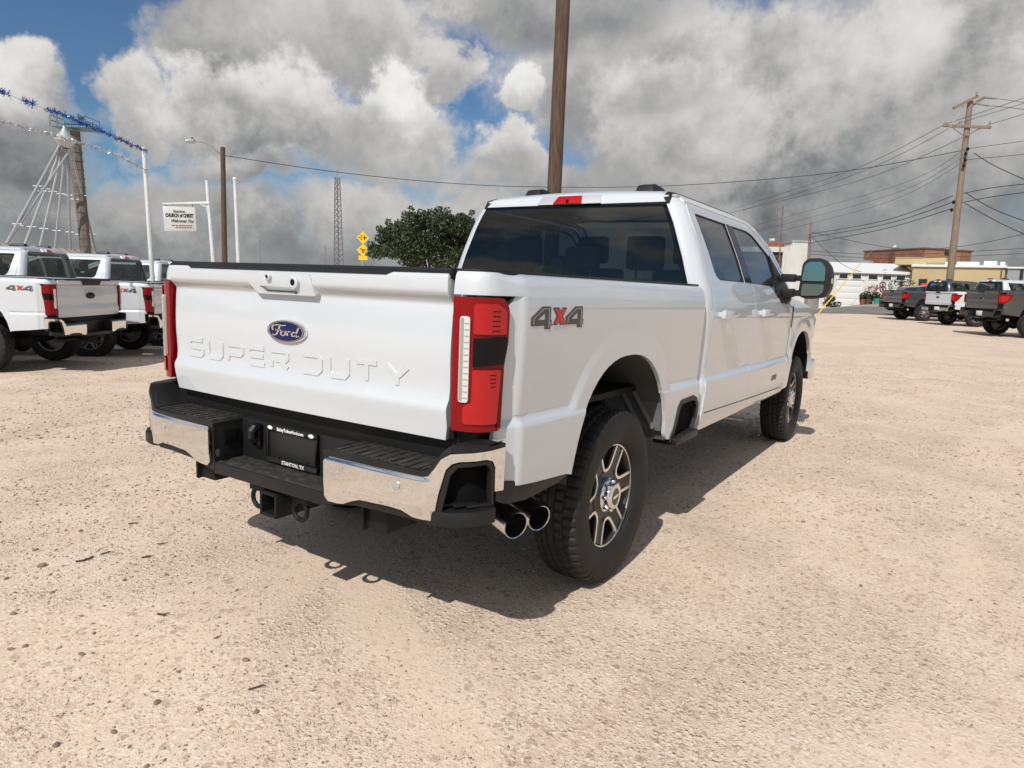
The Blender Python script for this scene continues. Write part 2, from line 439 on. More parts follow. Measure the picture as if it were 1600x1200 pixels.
def smooth_path(pts, n=60):
    """resample a 2D path smoothly by arc length; returns f(s), total"""
    P = [Vector(p) for p in pts]; out = []
    for i in range(len(P) - 1):
        p0, p1, p2, p3 = P[max(i - 1, 0)], P[i], P[i + 1], P[min(i + 2, len(P) - 1)]
        for k in range(12):
            t = k / 12
            out.append(0.5 * ((2 * p1) + (p2 - p0) * t + (2 * p0 - 5 * p1 + 4 * p2 - p3) * t * t + (3 * p1 - p0 - 3 * p2 + p3) * t ** 3))
    out.append(P[-1])
    cum = [0.0]
    for a, b in zip(out, out[1:]): cum.append(cum[-1] + (b - a).length)
    tot = cum[-1]
    def f(s):
        if s <= 0: d = (out[1] - out[0]).normalized(); return out[0] + d * s
        if s >= tot: d = (out[-1] - out[-2]).normalized(); return out[-1] + d * (s - tot)
        j = int(np.searchsorted(cum, s)); j = max(1, j); t = (s - cum[j - 1]) / (cum[j] - cum[j - 1] + 1e-12)
        return out[j - 1] * (1 - t) + out[j] * t
    return f, tot
CORNER, CORNER_LEN = smooth_path(PATH)
BUMP, BUMP_LEN = smooth_path([(0.0, -1.252), (0.345, -1.248), (0.62, -1.243), (0.80, -1.232), (0.88, -1.208), (0.94, -1.165), (0.972, -1.105), (0.982, -1.03)])
def tg_y(x, z):
    y = cubic(z, [(0.84, -1.128), (0.90, -1.134), (0.955, -1.142), (0.972, -1.140), (0.995, -1.128), (1.03, -1.124), (1.15, -1.128), (1.28, -1.122), (1.315, -1.118)]) if z < 1.315 else \
        cubic(z, [(1.315, -1.118), (1.325, -1.122), (1.352, -1.146), (1.365, -1.152), (1.40, -1.152), (1.42, -1.146), (1.432, -1.13)])
    return y + 0.012 * (x / 0.81) ** 2
def gx(z): return body_x(1.6, z, False)
def back_y(z): return cubic(z, [(0.6, 1.06), (1.3, 1.06), (1.45, 1.062), (1.7, 1.085), (1.85, 1.105), (1.92, 1.12), (1.96, 1.14), (1.99, 1.18)])

TYRE = {}
def tyre_mesh(nseg=56):
    if nseg in TYRE: return TYRE[nseg]
    sub = 4; n = nseg * sub; W = 0.110
    side = [(0.098, 0.247), (0.112, 0.256), (0.124, 0.272), (0.133, 0.305), (0.1365, 0.335), (0.134, 0.365), (0.1325, 0.372), (0.130, 0.386), (0.123, 0.401)]
    tread = np.linspace(W, -W, 30)
    prof = [(x, r, 0) for x, r in side] + [(x, 0.4165 - 0.006 * (x / W) ** 4, 1) for x in tread] + [(-x, r, 0) for x, r in reversed(side)]
    V = []; m = len(prof)
    for k in range(n):
        for j, (x, r, tr) in enumerate(prof):
            if tr:
                ax = abs(x); rib = int(np.digitize(ax, [0.021, 0.066])) + (3 if x < 0 else 0)
                groove = min(abs(ax - 0.021), abs(ax - 0.066)) < 0.0042
                ph = (k + rib * 2 + (0 if rib % 3 else int(x * 60))) % sub
                if groove: r -= 0.011
                elif rib % 3 != 0 and ph == 0: r -= 0.009
                elif rib % 3 == 0 and (k + 1) % (sub * 2) == 0: r -= 0.005
            elif abs(x) in (0.123, 0.130) and k % sub == 0: r -= 0.006; x *= 0.985
            a = 2 * math.pi * k / n; V.append((x if x > 0 else x * 0.72, r * math.sin(a), r * math.cos(a)))
    F = [(k * m + j, k * m + j + 1, ((k + 1) % n) * m + j + 1, ((k + 1) % n) * m + j) for k in range(n) for j in range(m - 1)]
    me = bpy.data.meshes.new('tyre'); me.from_pydata(V, [], F); me.shade_smooth(); me.set_sharp_from_angle(angle=R(24)); me.materials.append(RUBBER)
    TYRE[nseg] = me; return me

def make_wheel(parent, hi, alloy=True):
    """wheel (barrel and spokes) > tyre, machined trim, hub cap, lug nuts; outer face towards +x"""
    fx = lambda a, r, h: (h, 1.065 * r * math.sin(a), 1.065 * r * math.cos(a))
    mb = MB()
    mb.lathe([(0.236, 0.100), (0.232, 0.094), (0.222, 0.080), (0.214, 0.02), (0.21, -0.10), (0.236, -0.10)], 48, fx)
    mb.lathe([(0.001, 0.018), (0.214, 0.018)], 24, fx)                       # brake-side disc behind the spokes
    for k in range(6):                                                      # dark spokes
        a0 = k * math.pi / 3 + math.pi / 6
        pl = [(0.105, -0.40), (0.128, -0.29), (0.17, -0.213), (0.221, -0.163), (0.2235, 0.0), (0.221, 0.163), (0.17, 0.213), (0.128, 0.29), (0.105, 0.40)]
        xo = [0.062, 0.072, 0.078, 0.086, 0.087, 0.086, 0.078, 0.072, 0.062]
        top = [fx(a0 + t, r, h) for (r, t), h in zip(pl, xo)]; bot = [fx(a0 + t, r, h - 0.035) for (r, t), h in zip(pl, xo)]
        n = len(top); mb.raw(top + bot, [tuple(range(n))] + [(i, (i + 1) % n, (i + 1) % n + n, i + n) for i in range(n)])
    mb.lathe([(0.001, 0.066), (0.112, 0.070), (0.114, 0.04)], 24, fx)
    wh = mb.build('wheel', WGREY if hi else pmat('wheel_far', (0.12, 0.115, 0.11), 0.4, metal=0.6), parent)
    t = link('tyre', tyre_mesh(56 if hi else 30), RUBBER, wh)
    tr = MB()
    for k in range(6):                                                      # bright machined U round every window
        a0 = k * math.pi / 3
        path = [(0.223, -0.361), (0.185, -0.328), (0.155, -0.288), (0.132, -0.235), (0.119, -0.12), (0.117, 0.0), (0.119, 0.12), (0.132, 0.235), (0.155, 0.288), (0.185, 0.328), (0.223, 0.361)]
        L, Q = [], []
        for i, (r, th) in enumerate(path):
            c = Vector((r * math.sin(a0 + th), r * math.cos(a0 + th)))
            r2, t2 = path[min(i + 1, len(path) - 1)]; r1, t1 = path[max(i - 1, 0)]
            d = Vector((r2 * math.sin(a0 + t2) - r1 * math.sin(a0 + t1), r2 * math.cos(a0 + t2) - r1 * math.cos(a0 + t1))).normalized()
            nn = Vector((-d.y, d.x)) * 0.0072; h = 0.0915 - (0.2235 - r) * 0.125; c = c * 1.065
            L.append((h, c.x + nn.x, c.y + nn.y)); Q.append((h, c.x - nn.x, c.y - nn.y))
        n = len(path); v = L + Q + [(p[0] - 0.012, p[1], p[2]) for p in L + Q]
        f = [(i, i + 1, n + i + 1, n + i) for i in range(n - 1)] + [(i, i + 1, 2 * n + i + 1, 2 * n + i) for i in range(n - 1)] + [(n + i, n + i + 1, 3 * n + i + 1, 3 * n + i) for i in range(n - 1)]
        tr.raw(v, f)
    tr.lathe([(0.2265, 0.089), (0.2265, 0.0935), (0.2335, 0.0955), (0.235, 0.092)], 64, fx)
    tr.build('machined_trim', MACH, wh)
    hc = MB().lathe([(0.078, 0.06), (0.078, 0.085), (0.070, 0.092), (0.062, 0.094), (0.060, 0.118), (0.056, 0.124), (0.040, 0.126), (0.038, 0.122), (0.001, 0.122)], 32, fx).build('hub_cap', CHROME, wh)
    if hi:
        MB().lathe([(0.001, 0.1245), (0.037, 0.1245)], 28, fx).build('hub_disc', pmat('hub_brown', (0.045, 0.038, 0.036), 0.3), wh)
        rbox('hub_badge', 0.124, 0.127, -0.026, 0.026, -0.007, 0.007, MACH, wh, 0.001)
        for k in range(8):
            a = k * math.pi / 4 + 0.2
            MB().lathe([(0.011, 0.085), (0.011, 0.108), (0.007, 0.114), (0.001, 0.115)], 10, lambda b, r, h: (h, 0.069 * math.sin(a) + r * math.sin(b), 0.069 * math.cos(a) + r * math.cos(b))).build('lug_nut', CHROME, wh)
    return wh

def four_decal(parent, side, y0, y1, z0, z1, cols=(None, None)):
    """the 4x4 transfer on a bed side; reads left to right from outside"""
    def fm(u, v, w=0.0):
        y = y0 + (y1 - y0) * u if side > 0 else y1 - (y1 - y0) * u
        z = z0 + (z1 - z0) * v
        return (side * (body_x(y, z, True) + 0.0015 + w), y, z)
    hint = (side, 0, 0); kw = dict(step=(0.12, 0.3), thick=0, hint=hint)
    dk, rd = DGREY, DRED
    o4 = [(0.0, 0.20), (0.0, 0.52), (0.19, 1.0), (0.345, 1.0), (0.345, 0.40), (0.365, 0.40), (0.365, 0.14), (0.345, 0.14), (0.345, 0.0), (0.24, 0.0), (0.24, 0.16), (0.0, 0.16)]
    i4 = [(0.24, 0.72), (0.115, 0.42), (0.24, 0.42)]
    li = [(0.03, 0.24), (0.03, 0.50), (0.205, 0.92), (0.32, 0.92), (0.32, 0.34), (0.34, 0.34), (0.34, 0.20), (0.32, 0.20), (0.32, 0.06), (0.265, 0.06), (0.265, 0.24)]
    lh = [(0.265, 0.84), (0.08, 0.36), (0.265, 0.36)]
    for dx in (0.0, 0.635):
        surf('decal_digit', [(u + dx, v) for u, v in o4], lambda u, v: fm(u, v), dk, parent, holes=[[(u + dx, v) for u, v in i4]], **kw)
        # pale inner line of the digit
        surf('decal_digit_line', [(u + dx, v) for u, v in li[:9] + [(0.30, 0.06), (0.30, 0.88), (0.215, 0.88), (0.05, 0.48), (0.05, 0.24)]][:14], lambda u, v: fm(u, v, 0.001), LGREY, parent, **kw)
    xs = [(0.385, 0.16), (0.47, 0.16), (0.50, 0.34), (0.53, 0.16), (0.66, 0.16), (0.575, 0.56), (0.655, 0.95), (0.57, 0.95), (0.535, 0.78), (0.495, 0.95), (0.375, 0.95), (0.455, 0.56)]
    surf('decal_letter', [(u, v) for u, v in xs], lambda u, v: fm(u, v, 0.0008), dk, parent, **kw)
    c = (0.515, 0.555)
    surf('decal_letter_red', [(c[0] + (u - c[0]) * 0.80, c[1] + (v - c[1]) * 0.84) for u, v in xs], lambda u, v: fm(u, v, 0.0018), rd, parent, **kw)

def build_letters(parent):
    """SUPER DUTY pressed into the tailgate: chamfered block capitals, each a raised outline"""
    G = {'S': [[(1, 1), (.12, 1), (0, .82), (0, .62), (.10, .52), (.9, .48), (1, .38), (1, .16), (.88, 0), (0, 0)]],
         'U': [[(0, 1), (0, .2), (.14, 0), (.86, 0), (1, .2), (1, 1)]],
         'P': [[(0, 1), (.88, 1), (1, .85), (1, .55), (.88, .4), (0, .4)], [(0, .34), (0, 0)]],
         'E': [[(1, 1), (.1, 1), (0, .85)], [(.06, .5), (.92, .5)], [(0, .15), (.1, 0), (1, 0)]],
         'R': [[(0, 1), (.88, 1), (1, .85), (1, .58), (.88, .45), (.25, .45)], [(0, .38), (0, 0)], [(.55, .42), (1, 0)]],
         'D': [[(0, 1), (.82, 1), (1, .78), (1, .22), (.82, 0), (0, 0)]],
         'T': [[(0, 1), (1, 1)], [(.5, .9), (.5, 0)]],
         'Y': [[(0, 1), (.42, .5), (.58, .5), (1, 1)], [(.5, .44), (.5, 0)]]}
    word = 'SUPER DUTY'; x = -0.695; w = 0.100; gap = 0.0465; h = 0.068; z0 = 1.021
    for ch in word:
        if ch == ' ': x += 0.048; continue
        lines = [[(u * w, v * h) for u, v in ln] for ln in G[ch]]
        strokes('letter', lines, 0.0185, PAINT, parent, lambda a, b, d, x=x: (x + a, tg_y(x + a, z0 + b) - d, z0 + b), depth=0.0042)
        x += w + gap

def emblem(parent, cx, cz, rx, rz, script=True, dark=False, yoff=0.0, fn=None):
    y0 = (tg_y(cx, cz) if fn is None else fn(cx, cz)) - 0.001 + yoff
    fm = lambda a, r, h: (cx + rx * r * math.cos(a), y0 - h, cz + rz * r * math.sin(a))
    e = MB().lathe([(1.0, 0.0), (1.0, 0.008), (0.965, 0.012), (0.93, 0.012), (0.91, 0.009)], 40, fm).build('emblem', CHROME if not dark else GLOSSB, parent)
    MB().lathe([(0.001, 0.0105), (0.92, 0.0095)], 40, fm).build('emblem_field', GLOSSB if dark else BLUEB, e, smooth=180)
    if script:
        ring = MB().lathe([(0.845, 0.0110), (0.875, 0.0110)], 40, fm).build('emblem_line', CHROME, e, smooth=0)
        F = [[(-.64, .02), (-.70, .22), (-.62, .42), (-.40, .50), (-.12, .46), (.02, .52)], [(-.28, .47), (-.34, .10), (-.46, -.30), (-.58, -.42), (-.68, -.32)], [(-.52, .06), (-.36, .08), (-.20, .04)],
             [(-.14, -.02), (-.24, -.12), (-.22, -.34), (-.10, -.38), (.0, -.24), (-.02, -.04), (-.14, -.02), (.08, .0)], [(.10, .02), (.10, -.36)], [(.10, -.10), (.18, .02), (.28, .0)],
             [(.52, -.02), (.40, -.02), (.32, -.18), (.36, -.36), (.48, -.34), (.56, -.10)], [(.68, .40), (.58, .0), (.54, -.24), (.58, -.38), (.70, -.30)]]
        strokes('emblem_script', [[(u, v) for u, v in l] for l in F], 0.085, CHROME, e, lambda u, v, d: (cx + rx * u * 0.98, y0 - 0.0105 - d * 0.5, cz + rz * v * 1.05), depth=0.003)
    return e

def build_bumper(T, hi, core=None, chrome=None):
    chrome = chrome or CHROMED; core = core or BLACK
    zt = 0.765
    root = MB()
    # centre recess: floor, lip, back wall, inner side walls
    root.bx(-0.345, 0.345, -1.243, -1.10, 0.552, 0.603)
    root.bx(-0.40, 0.40, -1.105, -1.06, 0.552, 0.775)
    for s in (-1, 1): root.bx(*sorted((s * 0.338, s * 0.352)), -1.241, -1.06, 0.556, zt - 0.002)
    for s in (-1, 1): root.bx(*sorted((s * 0.35, s * 0.82)), -1.21, -1.06, 0.58, 0.745)
    b = root.build('rear_bumper', core, T, bevel=0.008)
    ztop = lambda u: zt + 0.098 * sst(u, 0.795, 0.905)
    for s in (-1, 1):
        hint = (s * 0.3, -1, 0.2)
        fo = lambda u, z, off=0.0, s=s: (s * (BUMP(u).x + off * 0.5 * sst(u, 0.85, 1.05)), BUMP(u).y - off * (1 - sst(u, 0.95, 1.1)), z)
        low = lambda u: interp(u, [(0.345, 0.583), (0.44, 0.585), (0.52, 0.62), (0.66, 0.626), (0.72, 0.624), (0.77, 0.608), (0.845, 0.606)])
        # black face behind the chrome
        ol = [(0.338, 0.562), (0.50, 0.59), (0.82, 0.60), (0.862, 0.61), (0.875, 0.70), (0.90, 0.795), (0.925, 0.822), (1.03, 0.825), (1.068, 0.80), (1.072, 0.66), (1.105, 0.665), (1.115, 0.858), (0.905, 0.858), (0.87, 0.833), (0.80, zt - 0.002), (0.338, zt - 0.002)]
        surf('bumper_face', ol, lambda u, z, s=s: fo(u, z, -0.004), core, b, step=(0.03, 0.2), thick=0.02, hint=hint, coarse=not hi)
        # chrome shell with the cut-out for the corner step
        ch = [(0.352, 0.60)] + [(u, low(u)) for u in (0.372, 0.42, 0.45, 0.49, 0.53, 0.60, 0.66, 0.72, 0.745, 0.77, 0.80, 0.845)]
        ch += [(0.862, 0.70), (0.885, 0.785), (0.905, 0.806), (0.93, 0.814), (1.02, 0.816), (1.045, 0.808), (1.058, 0.785), (1.06, 0.70), (1.105, 0.695), (1.108, 0.846),
               (0.95, 0.842), (0.90, 0.838), (0.868, 0.818), (0.845, 0.782), (0.825, 0.757), (0.80, 0.750), (0.60, 0.749), (0.372, 0.749), (0.356, 0.742), (0.352, 0.728)]
        surf('chrome_panel', ch, lambda u, z, s=s: fo(u, z, 0.013 - 0.013 * sst(z, 0.736, 0.7505) * (1 - sst(u, .80, .84)) - 0.006 * sst(u, .80, .85) - 0.004 * sst(0.66 - z, 0, 0.05)), chrome, b, step=(0.022, 0.02), thick=0.009, hint=hint, coarse=not hi, cuts=[((0, k), (0, 1)) for k in (0.736, 0.739, 0.742, 0.745, 0.7475)])
        # corner pocket, recessed, with its step below
        fi = lambda u, z, s=s: (s * (BUMP(u).x - 0.045), BUMP(u).y + 0.03, z)
        pk = [(0.875, 0.64), (0.90, 0.765), (0.925, 0.795), (1.02, 0.80), (1.04, 0.775), (1.045, 0.66)]
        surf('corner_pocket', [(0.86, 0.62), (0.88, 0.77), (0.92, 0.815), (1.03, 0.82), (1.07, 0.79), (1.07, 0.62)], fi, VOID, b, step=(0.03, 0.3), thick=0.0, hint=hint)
        fr = [(0.85, 0.608), (0.868, 0.70), (0.89, 0.782), (0.91, 0.801), (0.932, 0.809), (1.02, 0.811), (1.042, 0.803), (1.053, 0.783), (1.056, 0.655)]
        surf('pocket_frame', fr, lambda u, z, s=s: fo(u, z, 0.0075), core, b, step=(0.03, 0.3), holes=[pk], thick=0.02, hint=hint)
        pad = MB()
        if hi:
            outer = [(0.80, -1.20), (0.815, -1.228), (0.86, -1.232), (0.91, -1.222), (0.96, -1.185), (0.99, -1.135), (1.0, -1.09), (0.96, -1.06), (0.80, -1.10)]
        else: outer = [(0.80, -1.22), (0.90, -1.22), (0.99, -1.13), (0.99, -1.08), (0.86, -1.09)]
        pad.prism(outer, 0.588, 0.640, lambda u, v, w, s=s: (s * u, v, w + 0.012 * (u - 0.8) / 0.2))
        pd = pad.build('corner_step', core, b, bevel=0.012)
        if hi:
            for k in range(4):
                t = 0.83 + k * 0.042
                MB().box((s * t, -1.185 + k * 0.018, 0.652 + 0.012 * (t - 0.8) / 0.2), (0.018, 0.085, 0.010), Matrix.Rotation(-s * 0.5, 3, 'Z')).build('tread_rib', core, pd, bevel=0.003)
        # top: black cap, rising under the lamp
        fm = lambda u, w, s=s: (s * BUMP(u).x, BUMP(u).y * (1 - w) + (-1.062 if u < 0.93 else max(BUMP(u).y + 0.02, -1.062)) * w, ztop(u) + 0.003 * w + 0.003)
        tp = surf('bumper_top', [(0.338, 0.0), (1.09, 0.0), (1.09, 1.0), (0.338, 1.0)], fm, core, b, step=(0.02, 0.25), thick=0.02, hint=(0, 0, 1), coarse=not hi)
        if hi:
            pd = surf('step_pad', [(0.365, 0.10), (0.79, 0.10), (0.79, 0.98), (0.365, 0.98)], lambda u, w, fm=fm: tuple(Vector(fm(u, w)) + Vector((0, 0, 0.003))), DUSTY, b, step=(0.05, 0.3), thick=0.003, hint=(0, 0, 1))
            for k in range(10):
                u = 0.385 + k * 0.042
                rbox('tread_rib', *sorted((s * (u - 0.011), s * (u + 0.011))), -1.225, -1.068, zt + 0.005, zt + 0.0115, DUSTY, pd, 0.003)
            for u, z in ((0.70, 0.705), (0.315, 0.645)):
                c = BUMP(u); yy = c.y - (0.0135 if u > 0.4 else -0.008)
                MB().lathe([(0.016, -0.004), (0.016, 0.003), (0.012, 0.005), (0.001, 0.005)], 20, lambda a, r, h: (s * c.x + r * math.cos(a), yy - h, z + r * math.sin(a))).build('parking_sensor', pmat('sensor_silver', (0.55, 0.55, 0.54), 0.3, metal=0.6) if u > 0.4 else core, b)
    rbox('sill_strip', -0.80, 0.80, -1.06, -1.04, 0.70, 0.838, DARK, b, 0.004)
    if hi:
        rbox('recess_mat', -0.325, 0.325, -1.236, -1.108, 0.600, 0.607, DUSTY, b, 0.002)
        rbox('power_socket', -0.248, -0.196, -1.125, -1.10, 0.665, 0.765, GLOSSB, b, 0.01)
        MB().tube([(-0.222, -1.128, 0.752), (-0.222, -1.145, 0.735), (-0.222, -1.145, 0.71), (-0.222, -1.128, 0.695)], 0.017, 8).build('socket_cap', BLACK, b)
        rbox('side_socket', -0.338, -0.33, -1.20, -1.13, 0.675, 0.735, VOID, b, 0.004)
        # number plate holder with dealer frame
        pl = rbox('license_plate', -0.152, 0.152, -1.116, -1.104, 0.618, 0.772, pmat('plate_black', (0.012, 0.012, 0.012), 0.4), b, 0.006)
        fr = MB()
        for x0, x1, z0, z1 in ((-0.156, 0.156, 0.752, 0.776), (-0.156, 0.156, 0.614, 0.638), (-0.156, -0.142, 0.638, 0.752), (0.142, 0.156, 0.638, 0.752)): fr.bx(x0, x1, -1.124, -1.112, z0, z1)
        fr.build('plate_frame', BLACK, pl, bevel=0.003)
        fm = lambda x, y, z: (x, -1.1255, 0.764 + y)
        text_mesh('frame_lettering', 'BaileyToliverFord.com', 0.0195, WHITEM, pl, lambda x, y, z: (x, -1.1255, 0.7625 + y), xs=0.92, offset=0.0006)
        text_mesh('frame_lettering', 'STANTON, TX', 0.021, WHITEM, pl, lambda x, y, z: (x + 0.015, -1.1255, 0.6255 + y), xs=1.0, offset=0.0006)
        for sx in (-1, 1):
            MB().lathe([(0.001, 0.0), (1, 0.0)], 24, lambda a, r, h, sx=sx: (sx * 0.126 + 0.016 * r * math.cos(a), -1.1252, 0.764 + 0.008 * r * math.sin(a))).build('frame_oval', WHITEM, pl, smooth=0)
            rbox('plate_screw', sx * 0.085 - 0.006, sx * 0.085 + 0.006, -1.122, -1.112, 0.634, 0.648, BLACK, pl, 0.003)
    # hitch
    hm = MB(); z = 0.485
    for dx_, dz_, sx, sz in ((-0.045, 0, 0.014, 0.10), (0.045, 0, 0.014, 0.10), (0, -0.044, 0.10, 0.014), (0, 0.044, 0.10, 0.014)): hm.box((dx_, -1.05, z + dz_), (sx, 0.37, sz))
    hm.tube([(-0.62, -0.95, 0.50), (0.62, -0.95, 0.50)], 0.04, 8)
    h = hm.build('tow_hitch', DARK, T, bevel=0.003)
    if hi:
        for s in (-1, 1):
            MB().tube([(s * 0.128 + 0.040 * math.cos(a), -1.18, 0.475 + 0.040 * math.sin(a)) for a in np.linspace(0, 2 * math.pi, 20)], 0.010, 8).build('chain_loop', DARK, h)
            rbox('loop_plate', s * 0.128 - 0.05, s * 0.128 + 0.05, -1.19, -1.02, 0.505, 0.56, DARK, h, 0.004)
            rbox('hitch_bracket', s * 0.52 - 0.055, s * 0.52 + 0.055, -1.16, -0.9, 0.475, 0.60, DARK, h, 0.006)
            rbox('hitch_bracket_plate', s * 0.52 - 0.065, s * 0.52 - 0.05, -1.175, -0.9, 0.47, 0.62, DARK, h, 0.004)
    return b

def lamp_heavy(T, hi):
    for s in (-1, 1):
        L = CORNER_LEN
        fo = lambda u, z, off=0.0, s=s: ((s * (CORNER(u).x + off * 0.55)), CORNER(u).y - off * 0.8, z)
        u0 = 0.135                                                          # arc length where the lamp starts on the side
        hint = (s * 0.7, -1, 0)
        ol = roundpoly([(u0 + 0.03, 0.898), (L - 0.003, 0.898), (L - 0.001, 1.345), (u0 + 0.025, 1.345), (u0, 1.312), (u0 + 0.002, 1.20), (u0 + 0.018, 1.12), (u0 + 0.020, 1.08)], [0.012, 0.01, 0.006, 0.03, 0.02, 0.01, 0.01, 0.01])
        lamp = surf('tail_lamp', ol, lambda u, z: fo(u, z, 0.012), REDL, T, step=(0.02, 0.1), thick=0.045, hint=hint, coarse=not hi)
        sub = lambda nm, pts, off, m, th=0.002, **k: surf(nm, pts, lambda u, z: fo(u, z, 0.018 + off), m, lamp, step=(0.02, 0.1), thick=th, hint=hint, coarse=not hi, **k)
        a, b = L - 0.064, L - 0.028
        sub('clear_strip', roundpoly([(a, 0.998), (b, 0.998), (b, 1.283), (a, 1.283)], 0.012), 0.004, CLEAR, 0.008)
        if hi:
            sub('strip_edge', roundpoly([(b - 0.014, 1.004), (b - 0.002, 1.004), (b - 0.002, 1.277), (b - 0.014, 1.277)], 0.004), 0.006, GREYL)
            for k in range(13): sub('strip_rib', [(a + 0.003, 1.012 + k * 0.0205), (b - 0.017, 1.012 + k * 0.0205), (b - 0.017, 1.015 + k * 0.0205), (a + 0.003, 1.015 + k * 0.0205)], 0.006, GREYL)
        sub('dark_insert', roundpoly([(u0 + 0.020, 1.125), (a - 0.012, 1.118), (a - 0.012, 1.212), (u0 + 0.006, 1.217), (u0 + 0.006, 1.19)], 0.004), 0.004, GLOSSB, 0.008)
        if hi:
            m1 = a - 0.012
            sub('lens_block', roundpoly([(u0 + 0.012, 1.225), (m1, 1.225), (m1, 1.325), (u0 + 0.05, 1.325), (u0 + 0.012, 1.302)], 0.01), 0.001, REDB)
            sub('lens_block', roundpoly([(u0 + 0.042, 0.925), (m1 + 0.03, 0.925), (m1 + 0.03, 0.985), (m1, 1.0), (m1, 1.108), (u0 + 0.030, 1.108)], 0.008), 0.001, REDB)
            sub('lens_band', [(u0 + 0.024, 0.91), (u0 + 0.04, 0.91), (u0 + 0.030, 1.11), (u0 + 0.018, 1.11)], 0.001, REDD)
            for k in range(5): sub('lens_slot', [(u0 + 0.040, 1.235 + k * 0.016), (u0 + 0.070, 1.235 + k * 0.016), (u0 + 0.070, 1.239 + k * 0.016), (u0 + 0.040, 1.239 + k * 0.016)], 0.003, REDD, 0.001)
            for k in range(4): sub('lens_slot', [(u0 + 0.05, 1.05 + k * 0.013), (u0 + 0.072, 1.05 + k * 0.013), (u0 + 0.072, 1.053 + k * 0.013), (u0 + 0.05, 1.053 + k * 0.013)], 0.003, REDD, 0.001)
def lamp_light(T):
    """sharper, forward-pointing lamp of the smaller pickups"""
    for s in (-1, 1):
        L = CORNER_LEN; hint = (s * 0.7, -1, 0)
        fo = lambda u, z, off=0.0, s=s: ((s * (CORNER(u).x + off * 0.55)), CORNER(u).y - off * 0.8, z)
        lamp = surf('tail_lamp', [(L, 1.02), (L, 1.30), (-0.12, 1.30), (-0.08, 1.24), (0.10, 1.04)], lambda u, z: fo(u, z, 0.012), REDL, T, step=(0.03, 0.1), thick=0.04, hint=hint)
        surf('lens_block', [(L - 0.05, 1.07), (L - 0.05, 1.25), (0.0, 1.25), (0.11, 1.09)], lambda u, z: fo(u, z, 0.016), REDB, lamp, step=(0.03, 0.1), thick=0.003, hint=hint)

